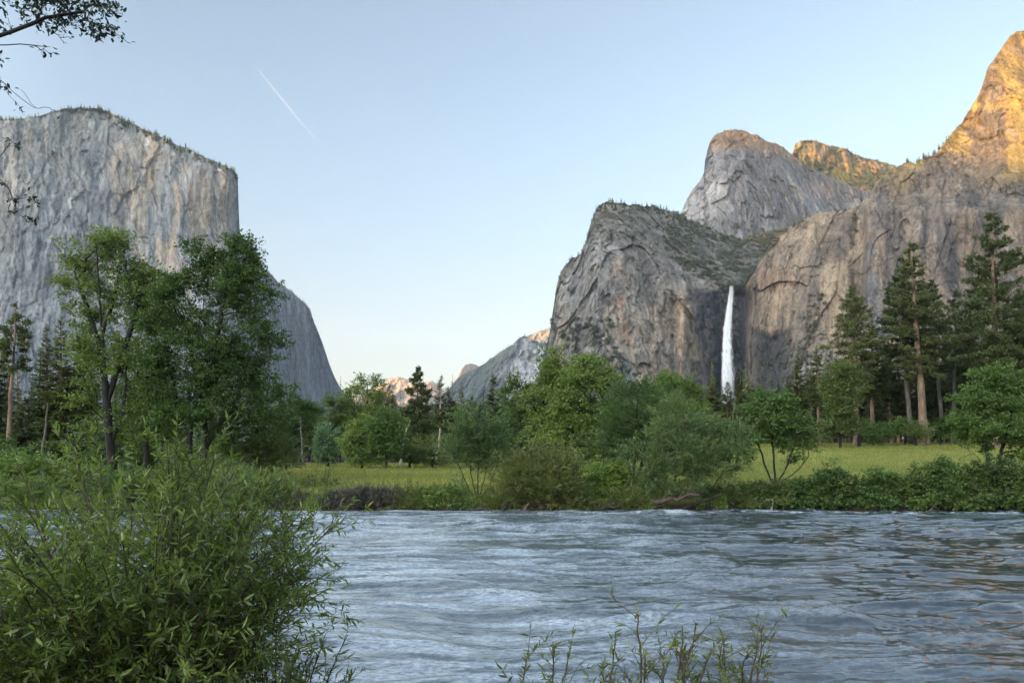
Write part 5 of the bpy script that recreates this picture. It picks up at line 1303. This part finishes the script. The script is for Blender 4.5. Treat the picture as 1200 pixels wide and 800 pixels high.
# ================================================================ waterfall
def waterfall():
    m_ = NT('falling_water'); geo = m_.n('ShaderNodeNewGeometry'); mp = m_.n('ShaderNodeMapping'); mp.inputs['Scale'].default_value = (1, 1, 0.10); m_.l(geo.outputs['Position'], mp.inputs[0])
    n1 = m_.noise(mp.outputs[0], 0.28, 5, 0.65)
    at = m_.n('ShaderNodeAttribute', attribute_name='dens')
    a = m_.n('ShaderNodeMath', operation='MULTIPLY_ADD'); m_.l(n1, a.inputs[0]); a.inputs[1].default_value = 1.7; 
    b = m_.n('ShaderNodeMath', operation='MULTIPLY_ADD'); m_.l(at.outputs['Fac'], b.inputs[0]); b.inputs[1].default_value = 1.7; b.inputs[2].default_value = -1.42
    m_.l(b.outputs[0], a.inputs[2]); a.use_clamp = True
    p = m_.n('ShaderNodeBsdfPrincipled'); p.inputs['Base Color'].default_value = (0.58, 0.61, 0.67, 1); p.inputs['Roughness'].default_value = 0.7; p.inputs['Subsurface Weight'].default_value = 0.0
    t = m_.n('ShaderNodeBsdfTransparent'); mx = m_.n('ShaderNodeMixShader'); m_.l(a.outputs[0], mx.inputs[0]); m_.l(t.outputs[0], mx.inputs[1]); m_.l(p.outputs[0], mx.inputs[2]); m_.l(mx.outputs[0], m_.out.inputs[0])
    ys = np.linspace(335, 484, 170); us = np.linspace(-1, 1, 41)
    xs_, yt_, PX_, PY_, PP_ = CLIFFS[BUTT]; xr_, yr_, PXr, PYr, PPr = CLIFFS[RIGHT]
    def face(px, py):
        j = int(np.argmin(abs(xs_ - px))); r = PP_[:, j, 1][np.argmin(abs(PY_[:, j] - py))]
        if px > xr_[0]:
            j = int(np.argmin(abs(xr_ - px))); r = min(r, PPr[:, j, 1][np.argmin(abs(PYr[:, j] - py))]) if py > yr_[j] else r
        return r
    V = []; dens = []
    fds = []
    for y in ys:
        t = (y - 335) / 127.0; cxp = 857.5 - 5.5 * sstep(0, 0.5, t) - 1.0 * t
        fds.append(min(face(cxp + q, y) for q in (-10, -5, 0, 6, 12, 18)))
    fds = np.array(fds); fit = np.polyval(np.polyfit(ys, fds, 3), ys); fit = fit + (fds - fit).min() - 4
    for y in ys:
        t = (y - 335) / 127.0
        cxp = 857.5 - 5.5 * sstep(0, 0.5, t) - 1.0 * t
        wl = 4.6 + 6.0 * t ** 0.8; wr = 5.4 + 23.0 * t ** 1.0
        fd = float(np.interp(y, ys, fit))
        for u in us:
            px = cxp + (u * wl if u < 0 else u * wr)
            D = fd - 8 * math.sqrt(max(0, 1 - u * u))
            V.append(unproject(px, y, D))
            core = math.exp(-(max(abs(u) - (0.12 if u < 0 else 0.0), 0) / (0.52 if u < 0 else 0.34)) ** 2) + 0.16
            dens.append(min(core, 1.0) * (1.02 - 0.15 * t) * (1 - sstep(0.45, 1.0, abs(u)) ** 1.3) * (1 if y > 336 else .8))
    n, m = len(ys), len(us); idx = np.arange(n * m).reshape(n, m)
    q = np.stack([idx[:-1, :-1], idx[1:, :-1], idx[1:, 1:], idx[:-1, 1:]], -1).reshape(-1, 4)
    o = mesh_obj('waterfall', np.array(V), [q], m_.m, attrs={'dens': np.array(dens)})
    tag(o, 'tall white waterfall plunging between dark wet cliffs', 'waterfall')
waterfall()

# ================================================================ contrail
def contrail():
    m_ = NT('contrail_ice'); at = m_.n('ShaderNodeAttribute', attribute_name='dens')
    d = m_.n('ShaderNodeBsdfDiffuse'); d.inputs[0].default_value = (0.95, 0.95, 0.97, 1)
    tl = m_.n('ShaderNodeBsdfTranslucent'); tl.inputs[0].default_value = (0.95, 0.95, 0.97, 1)
    a = m_.n('ShaderNodeMixShader'); a.inputs[0].default_value = 0.5; m_.l(d.outputs[0], a.inputs[1]); m_.l(tl.outputs[0], a.inputs[2])
    t = m_.n('ShaderNodeBsdfTransparent'); mx = m_.n('ShaderNodeMixShader'); m_.l(at.outputs['Fac'], mx.inputs[0]); m_.l(t.outputs[0], mx.inputs[1]); m_.l(a.outputs[0], mx.inputs[2]); m_.l(mx.outputs[0], m_.out.inputs[0])
    g = Geo(); n = 60; t = np.linspace(0, 1, n)
    px = 302 + (386 - 302) * t; py = 81 + (181 - 81) * t + 2.0 * np.sin(t * 3.1)
    D = 10000.0 / ((HOR - py) / FPX)
    pts = unproject(px, py, D)
    r = (0.7 + 0.9 * np.sin(np.clip(t * 1.15, 0, 1) * 3.1)) * D / FPX * 0.45 * (0.85 + 0.3 * vnoise(np.stack([t * 25, 0 * t, 0 * t], -1), 3))
    g.tube(pts, r, 8)
    dens = np.repeat(0.085 * np.interp(t, [0, .03, .5, .8, 1], [.5, 1, .8, .45, 0]), 8)
    o = mesh_obj('contrail', np.concatenate(g.V), [np.concatenate(g.Q)], m_.m, attrs={'dens': dens})
    tag(o, 'short white aircraft contrail slanting across the blue sky', 'contrail')
contrail()

# ================================================================ bank grass, roots, logs
def bank_grass():
    rng = np.random.default_rng(9); n = 52000
    x = rng.uniform(-48, 60, n); t = np.abs(rng.normal(scale=1.0, size=n)) * 1.6 + 0.05
    y = shore(x) + t
    p = np.stack([x, y, 0 * x], -1)
    keep = vnoise(p * 0.5, 5) > -0.35 + 0.3 * (x > -8)
    x, y, t = x[keep], y[keep], t[keep]; n = len(x)
    b = np.stack([x, y, gz(x, y) - .02], -1)
    d = rdir(rng, n) * 0.45; d[:, 2] = 1
    L = rng.uniform(0.18, 0.5, n)
    g = Geo(); g.blades(b, d, L, 0.02 + 0 * L, rdir(rng, n))
    o = g.obj('bank_grass', LEAF['lime'], smooth=False); tag(o, 'tufts of yellow-green grass along the far water edge', 'grass', kind='stuff')
    n = 90000
    x = rng.uniform(-55, 105, n); y = 54 + rng.uniform(0, 1, n) ** 1.3 * 95
    b = np.stack([x, y, gz(x, y) - .02], -1); d = rdir(rng, n) * 0.5; d[:, 2] = 1
    L = rng.uniform(0.15, 0.42, n)
    g = Geo(); g.blades(b, d, L, 0.035 + 0 * L, rdir(rng, n))
    o = g.obj('meadow_grass', MEADOW, smooth=False); tag(o, 'long seeding grass over the meadow', 'grass', kind='stuff')
MEADOW = leaf_mat('meadow_grass', (0.115, 0.165, 0.028), (0.37, 0.315, 0.095), 0.35, 0.6, 0.075)
bank_grass()

def drift(label, px, py, dx, L_px, D, seed, bark, r, forks=3, rise=0.25):
    rng = np.random.default_rng(seed); k = D / FPX
    x = (px - 600) * k; root = np.array([x, D, max(float(gz(x, D)), -0.15)])
    s = np.linspace(0, 1, 9)[:, None]; L = L_px * k
    p = np.array([dx * L, -0.5 * L * rng.uniform(0, 1), rise * L]) * s + rng.normal(scale=.05 * L, size=(9, 3)) * s
    g = Geo(); g.tube(p, r * (1 - .6 * s[:, 0]), 7)
    for f in range(forks):
        i = rng.integers(2, 7); q = p[i] + (np.array([dx * .6, rng.normal() * .4, rng.uniform(-.3, .8)]) * L * .45) * s[:6] / s[5]
        q = q + rng.normal(scale=.03 * L, size=(6, 3)) * s[:6]
        g.tube(q, r * .45 * (1 - .8 * np.linspace(0, 1, 6)) + .006, 5)
    o = g.obj('driftwood', BARK[bark]); o.location = root
    tag(o, label, 'driftwood')
drift('white barkless log slanting into the water at the right bank', 903, 582, 0.1, 17, 52.0, 1, 'pale', 0.12, 0, 0.95)
drift('dark snagged root at the water below the lone willow', 545, 597, 0.9, 34, 51.4, 2, 'brown', 0.10, 5, 0.12)
drift('dark stub leaning into foam, left of the wide olive willow', 588, 602, 0.4, 18, 50.2, 3, 'dark', 0.2, 3, 0.8)
drift('forked dark stub in the foam under the wide olive willow', 612, 602, 0.5, 18, 50.0, 4, 'brown', 0.16, 4, 0.9)
drift('pale stick jutting up from the base of the wide olive willow', 634, 590, -0.5, 26, 52.0, 5, 'pale', 0.05, 2, 1.0)
drift('tangle of brown roots below the yellow-green shrubs', 690, 598, 0.9, 40, 51.2, 6, 'brown', 0.12, 6, 0.15)
drift('long twisted brown trunk lying at the base of the great leaning willow', 760, 600, 0.9, 60, 51.6, 7, 'brown', 0.2, 6, 0.22)
drift('brown limb curving down to the water right of the great leaning willow', 800, 601, 0.9, 50, 51.6, 8, 'dark', 0.14, 6, 0.35)
drift('drowned bare twigs in the rapid near the right edge', 1070, 605, 0.9, 22, 48.5, 9, 'grey', 0.03, 8, 0.5)
drift('upright grey dead stems at the right bank', 1165, 596, 0.1, 22, 51.5, 10, 'grey', 0.05, 7, 1.0)
drift('pale stem standing at the bank below the pale shrub', 1150, 596, -0.1, 18, 51.6, 11, 'grey', 0.04, 5, 1.0)

def boulder(label, px, D, w, h, seed, col):
    rng = np.random.default_rng(seed)
    import bmesh
    bm = bmesh.new(); bmesh.ops.create_icosphere(bm, subdivisions=4, radius=1.0)
    V = np.array([v.co[:] for v in bm.verts]); F = np.array([[v.index for v in f.verts] for f in bm.faces]); bm.free()
    V = V * (1 + 0.22 * fbm(V * 1.1 + seed, 3, seed=seed)[:, None]); V = np.sign(V) * np.abs(V) ** 0.8
    V = V * np.array([w, w * .8, h])
    m = NT('pale_stone'); n = m.noise(m.n('ShaderNodeTexCoord').outputs['Object'], 3.0, 5, .6)
    p = m.n('ShaderNodeBsdfPrincipled'); m.l(m.ramp(n, [(0.3, tuple(c * .7 for c in col)), (0.65, col)]), p.inputs[0]); p.inputs['Roughness'].default_value = .9; m.l(p.outputs[0], m.out.inputs[0])
    o = mesh_obj('boulder', V, [F], m.m); x = (px - 600) / FPX * D
    o.location = (x, D, float(gz(x, D)) + h * .5); tag(o, label, 'boulder')
boulder('pale flat-topped boulder left of the thin-stemmed tree', 878, 146, 0.7, 0.7, 8, (0.4, 0.42, 0.34))

def van():
    """white camper seen end-on between the trees: body with rounded roof, windscreen, side glass, wheels"""
    import bmesh
    D = 146.0; x = (509.5 - 600) / FPX * D; z = float(gz(x, D)) + 0.02
    e = empty('parked_van', (x, D, z), 'white van parked among the bushes beyond the far edge of the meadow', 'van')
    e.rotation_euler = (0, 0, math.radians(186))
    def mat(n, c, r, s=.5):
        m = NT(n); p = m.n('ShaderNodeBsdfPrincipled'); p.inputs[0].default_value = (*c, 1); p.inputs['Roughness'].default_value = r; m.l(p.outputs[0], m.out.inputs[0]); return m.m
    wh = mat('van_paint', (.78, .78, .78), .35); gl = mat('van_glass', (.02, .025, .03), .08); ty = mat('van_tyre', (.02, .02, .02), .8)
    prof = [(-2.4, .45), (-2.45, 1.1), (-1.75, 1.3), (-1.15, 2.1), (-.8, 2.25), (2.3, 2.25), (2.42, 2.0), (2.42, .45)]
    bm = bmesh.new()
    vs = [[bm.verts.new((sx * (0.95 if pz < 1.4 else .84), py, pz)) for py, pz in prof] for sx in (-1, 1)]
    bm.faces.new(vs[0][::-1]); bm.faces.new(vs[1])
    for i in range(8): bm.faces.new([vs[0][i], vs[0][(i + 1) % 8], vs[1][(i + 1) % 8], vs[1][i]])
    bmesh.ops.recalc_face_normals(bm, faces=bm.faces); bmesh.ops.bevel(bm, geom=bm.edges[:], offset=.09, segments=3, affect='EDGES')
    me = bpy.data.meshes.new('body'); bm.to_mesh(me); bm.free(); me.materials.append(wh); o = bpy.data.objects.new('body', me); COL.objects.link(o); o.parent = e
    mesh_obj('windscreen', np.array([(-.74, -1.73, 1.38), (.74, -1.73, 1.38), (.68, -1.24, 2.03), (-.68, -1.24, 2.03)]) + np.array([0, -.03, .03]), [np.array([(0, 1, 2, 3)])], gl, e, False)
    for sx in (-1, 1):
        mesh_obj('side_window', np.array([(sx * .955, -1.0, 1.35), (sx * .955, .6, 1.35), (sx * .87, .6, 1.95), (sx * .87, -.9, 1.95)]), [np.array([(0, 1, 2, 3)])], gl, e, False)
        for wy in (-1.55, 1.6):
            g = Geo(); a = np.array([(sx * .72, wy, .36), (sx * .96, wy, .36)]); g.tube(a, [.36, .36], 20); g.tube(np.array([(sx * .955, wy, .36), (sx * .965, wy, .36)]), [.36, .02], 20); g.obj('wheel', ty, e)
van()

# ================================================================ foreground: willow bush, saplings, overhanging branch
def front_bush(label, x0, y0, n_stems, spread, height, lean, leaf, seed, leaf_len=0.085, per=26, name='willow_shrub', width=0.0085, twigs=9, base_r=0.25, cat='willow shrub', az=None, wave=0.16, bark='brown'):
    rng = np.random.default_rng(seed)
    z0 = float(gz(x0, y0)); st = Geo(); lv = Geo()
    for i in range(n_stems):
        a = rng.uniform(0, 6.283) if az is None else rng.uniform(*az)
        rr = spread * math.sqrt(rng.uniform(0.02, 1)); H = height * rng.uniform(0.62, 1.0) * (1 - 0.30 * (rr / spread) ** 2)
        b = np.array([math.cos(a), math.sin(a), 0]) * base_r * rng.uniform(0.1, 1)
        e = np.array([math.cos(a) * rr + lean[0], math.sin(a) * rr + lean[1], H])
        s = np.linspace(0, 1, 14)[:, None]
        p = b * (1 - s) + np.concatenate([e[:2] * s ** 1.5, e[2:] * (s ** 0.85)], 1) if False else b * (1 - s) + np.stack([e[0] * s[:, 0] ** 1.5, e[1] * s[:, 0] ** 1.5, e[2] * (1.12 * s[:, 0] - 0.12 * s[:, 0] ** 3)], -1)
        p = p + np.cumsum(rng.normal(scale=0.012, size=(14, 3)), axis=0) * s
        p[0, 2] = -0.1
        st.tube(p, 0.011 * (1 - .85 * s[:, 0]) + 0.0016, 5)
        tg = np.gradient(p, axis=0); tg /= np.linalg.norm(tg, axis=1, keepdims=True)
        tws = [(p[5:], tg[5:])]
        for k in range(twigs):
            u = rng.uniform(0.22, 0.97); j = u * 13; i0 = int(j)
            q0 = p[i0] + (p[min(13, i0 + 1)] - p[i0]) * (j - i0); t0 = tg[i0]
            d = t0 * 0.9 + rdir(rng, 1, 0.1)[0] * 0.85; d /= np.linalg.norm(d)
            L = height * rng.uniform(0.12, 0.30) * (1.15 - 0.5 * u)
            ss = np.linspace(0, 1, 8)[:, None]
            q = q0 + d * L * ss + np.array([0, 0, -0.10 * L]) * ss ** 2 + np.cumsum(rng.normal(scale=.006, size=(8, 3)), axis=0) * ss
            st.tube(q, 0.0035 * (1 - .75 * ss[:, 0]), 3)
            tq = np.gradient(q, axis=0); tq /= np.linalg.norm(tq, axis=1, keepdims=True); tws.append((q[1:], tq[1:]))
        for q, tq in tws:
            L = np.linalg.norm(np.diff(q, axis=0), axis=1).sum()
            m = max(4, int(L * per)); u = rng.uniform(0, 1, m) * (len(q) - 1.001); i0 = u.astype(int); f = (u - i0)[:, None]
            c = q[i0] * (1 - f) + q[i0 + 1] * f; t = tq[i0]
            d = t * 0.75 + rdir(rng, m) * 0.75; d[:, 2] -= 0.10
            ln = leaf_len * rng.uniform(0.5, 1.25, m)
            nr = rdir(rng, m, 0.7)
            lv.blades(c, d, ln, width * rng.uniform(.75, 1.2, m) * ln / leaf_len, nr, fold=0.35)
    e = empty(name, (x0, y0, z0), label, cat)
    st.obj('stems', BARK[bark], e); lv.obj('foliage', LEAF[leaf], e, smooth=True)
    return e
def fx(px, D): return (px - 600) / FPX * D
front_bush('big leafy willow bush filling the lower left corner in front of the river', fx(155, 5.2), 5.3, 165, 1.36, 2.78, (0.03, 0.0), 'front', 1, per=60, twigs=15, leaf_len=0.070, width=0.0085, base_r=0.42)
front_bush('yellower broad-leaved bush at the left edge beside the big willow bush', fx(10, 6.0), 6.0, 36, 0.75, 2.0, (-0.1, 0), 'lime', 2, leaf_len=0.075, width=0.019, per=24, twigs=8, base_r=0.3, cat='bush')
front_bush('lower dark willow bush at the right foot of the big willow bush', fx(330, 5.6), 5.6, 26, 0.5, 1.45, (0.05, 0), 'front', 3, per=26, twigs=8, base_r=0.25)
sap = [(646, 4.6, 1.22, 3, 0.13, 'slender willow sapling, leftmost tall one at the bottom edge', 11),
       (752, 4.5, 1.62, 2, 0.06, 'tallest single sapling rising from the bottom edge', 12),
       (785, 4.7, 1.20, 6, 0.26, 'bushy willow sapling just right of the tallest sapling', 13),
       (868, 4.7, 1.28, 6, 0.18, 'rightmost leafy sapling at the bottom edge', 14),
       (600, 4.5, 1.02, 4, 0.10, 'shortest sapling, first from the left at the bottom edge', 15),
       (700, 4.6, 1.08, 6, 0.26, 'low leafy sapling between the leftmost tall and the tallest saplings', 16)]
for px, D, h, ns, sp, lab, sd in sap:
    zb = float(gz(fx(px, D), D))
    front_bush(lab, fx(px, D), D, ns, sp, h + 0.15, (0.02, 0), 'sprig', sd, leaf_len=0.060, width=0.0065, per=50, twigs=9, name='willow_sapling', base_r=0.06, cat='sapling')

def overhang():
    rng = np.random.default_rng(4); D = 7.4
    tx = fx(-190, D); root = np.array([tx, D, float(gz(tx, D))])
    P = lambda x, y, dy=0: px_pt(x, y, D) + np.array([0, dy, 0]) - root
    sk = Skeleton(rng); sk.rng = rng
    tr = Geo()
    trunk = [np.array([0, 0, -.3]), np.array([.03, 0, 1.5]), np.array([.05, .05, 3.2]), P(-180, 60), P(-165, -80), P(-150, -220)]
    a = sk.stem(trunk, .25, .01)
    def near(z): return int(min(a, key=lambda i: abs(sk.P[i][2] - z)))
    def limb(pts, z): return sk.stem(np.array([sk.P[near(z)]] + [np.array(p) for p in pts]), .12, .006, parent=near(z))
    zt = lambda y: P(0, y)[2]
    limb([P(-90, 70), P(-40, 56), P(0, 42), P(30, 32), P(50, 22), P(75, 16), P(98, 14)], zt(110))
    limb([P(-80, 70), P(-30, 56), P(0, 51), P(22, 53), P(40, 52), P(55, 55)], zt(100))
    limb([P(-80, 80), P(-20, 78), P(0, 93), P(10, 102), P(20, 115), P(30, 122), P(38, 125)], zt(130))
    limb([P(-80, 200), P(-30, 205), P(0, 212), P(8, 218)], zt(240))
    limb([P(-90, 20), P(-30, 6), P(10, -8), P(60, -20)], zt(60))
    zones = [((75, 18, 62, 18), 150), ((105, 25, 38, 22), 70), ((60, 0, 70, 14), 90), ((45, 62, 22, 22), 16), ((75, 62, 30, 14), 14), ((3, 60, 14, 8), 8), ((50, 121, 10, 5), 5), ((2, 112, 7, 14), 8), ((4, 170, 10, 12), 7), ((10, 222, 14, 14), 22), ((16, 246, 14, 10), 12), ((130, 40, 16, 6), 8), ((-30, 20, 30, 40), 30), ((-40, 200, 30, 40), 24)]
    ends = []
    A = []; Z = []
    for zi, ((cx, cy_, rx, ry), n) in enumerate(zones):
        n = int(n * 1.15)
        ncl = max(2, n // 7); cc = rdir(rng, ncl) * rng.uniform(.2, 1, (ncl, 1)) ** .5
        v = cc[rng.integers(0, ncl, n)] + rdir(rng, n) * .22
        for q in v:
            A.append(P(cx + q[0] * rx, cy_ + q[2] * ry, q[1] * 0.35)); Z.append(zi)
    A = np.array(A)
    P0 = sk.P[:sk.n].copy(); dist = np.array([np.min(np.linalg.norm(P0 - q, axis=1)) for q in A])
    bare = {3, 4, 6, 11}
    for i in np.argsort(dist):
        c = sk.reach(A[i], .05, .03, 2.2, lift=0.1, climb=0.3, shortest=.03)
        if c: ends.append((c, Z[i]))
    R = sk.radii(0.0021, .45); R[:] = np.minimum(R, .03)
    for i in a: R[i] = 0.12 - 0.012 * max(0, sk.P[i][2] - 1)
    sk.tubes(tr, R, .008)
    lv = Geo()
    for c, z in ends:
        n = int(rng.integers(2, 6)) if z not in bare else int(rng.integers(0, 2))
        if not n: continue
        tip = sk.P[c[-1]]; b = tip + rng.normal(scale=.018, size=(n, 3)); d = rdir(rng, n) + sk.D[c[-1]] * .7
        ln = rng.uniform(.035, .065, n); lv.blades(b, d, ln * .95, ln * .26, rdir(rng, n, .6), fold=.3)
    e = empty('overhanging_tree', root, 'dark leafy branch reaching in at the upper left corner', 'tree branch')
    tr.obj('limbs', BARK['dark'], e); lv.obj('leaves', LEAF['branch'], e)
overhang()

# ================================================================ evening haze in the valley
def haze():
    x0, x1, y0, y1, z0, z1 = -19000, 19000, -9500, 16500, -40, 2600
    V = np.array([(x, y, z) for x in (x0, x1) for y in (y0, y1) for z in (z0, z1)], float)
    Q = np.array([(0, 1, 3, 2), (4, 6, 7, 5), (0, 4, 5, 1), (2, 3, 7, 6), (0, 2, 6, 4), (1, 5, 7, 3)])
    m = NT('haze_air'); v = m.n('ShaderNodeVolumePrincipled'); v.inputs['Color'].default_value = (0.62, 0.79, 1.0, 1); v.inputs['Density'].default_value = HAZE; v.inputs['Anisotropy'].default_value = 0.0
    m.l(v.outputs[0], m.out.inputs['Volume'])
    o = mesh_obj('haze', V, [Q], m.m, smooth=False); tag(o, 'thin blue evening haze filling the valley', 'haze', kind='stuff')
HAZE = 3.2e-5
haze()
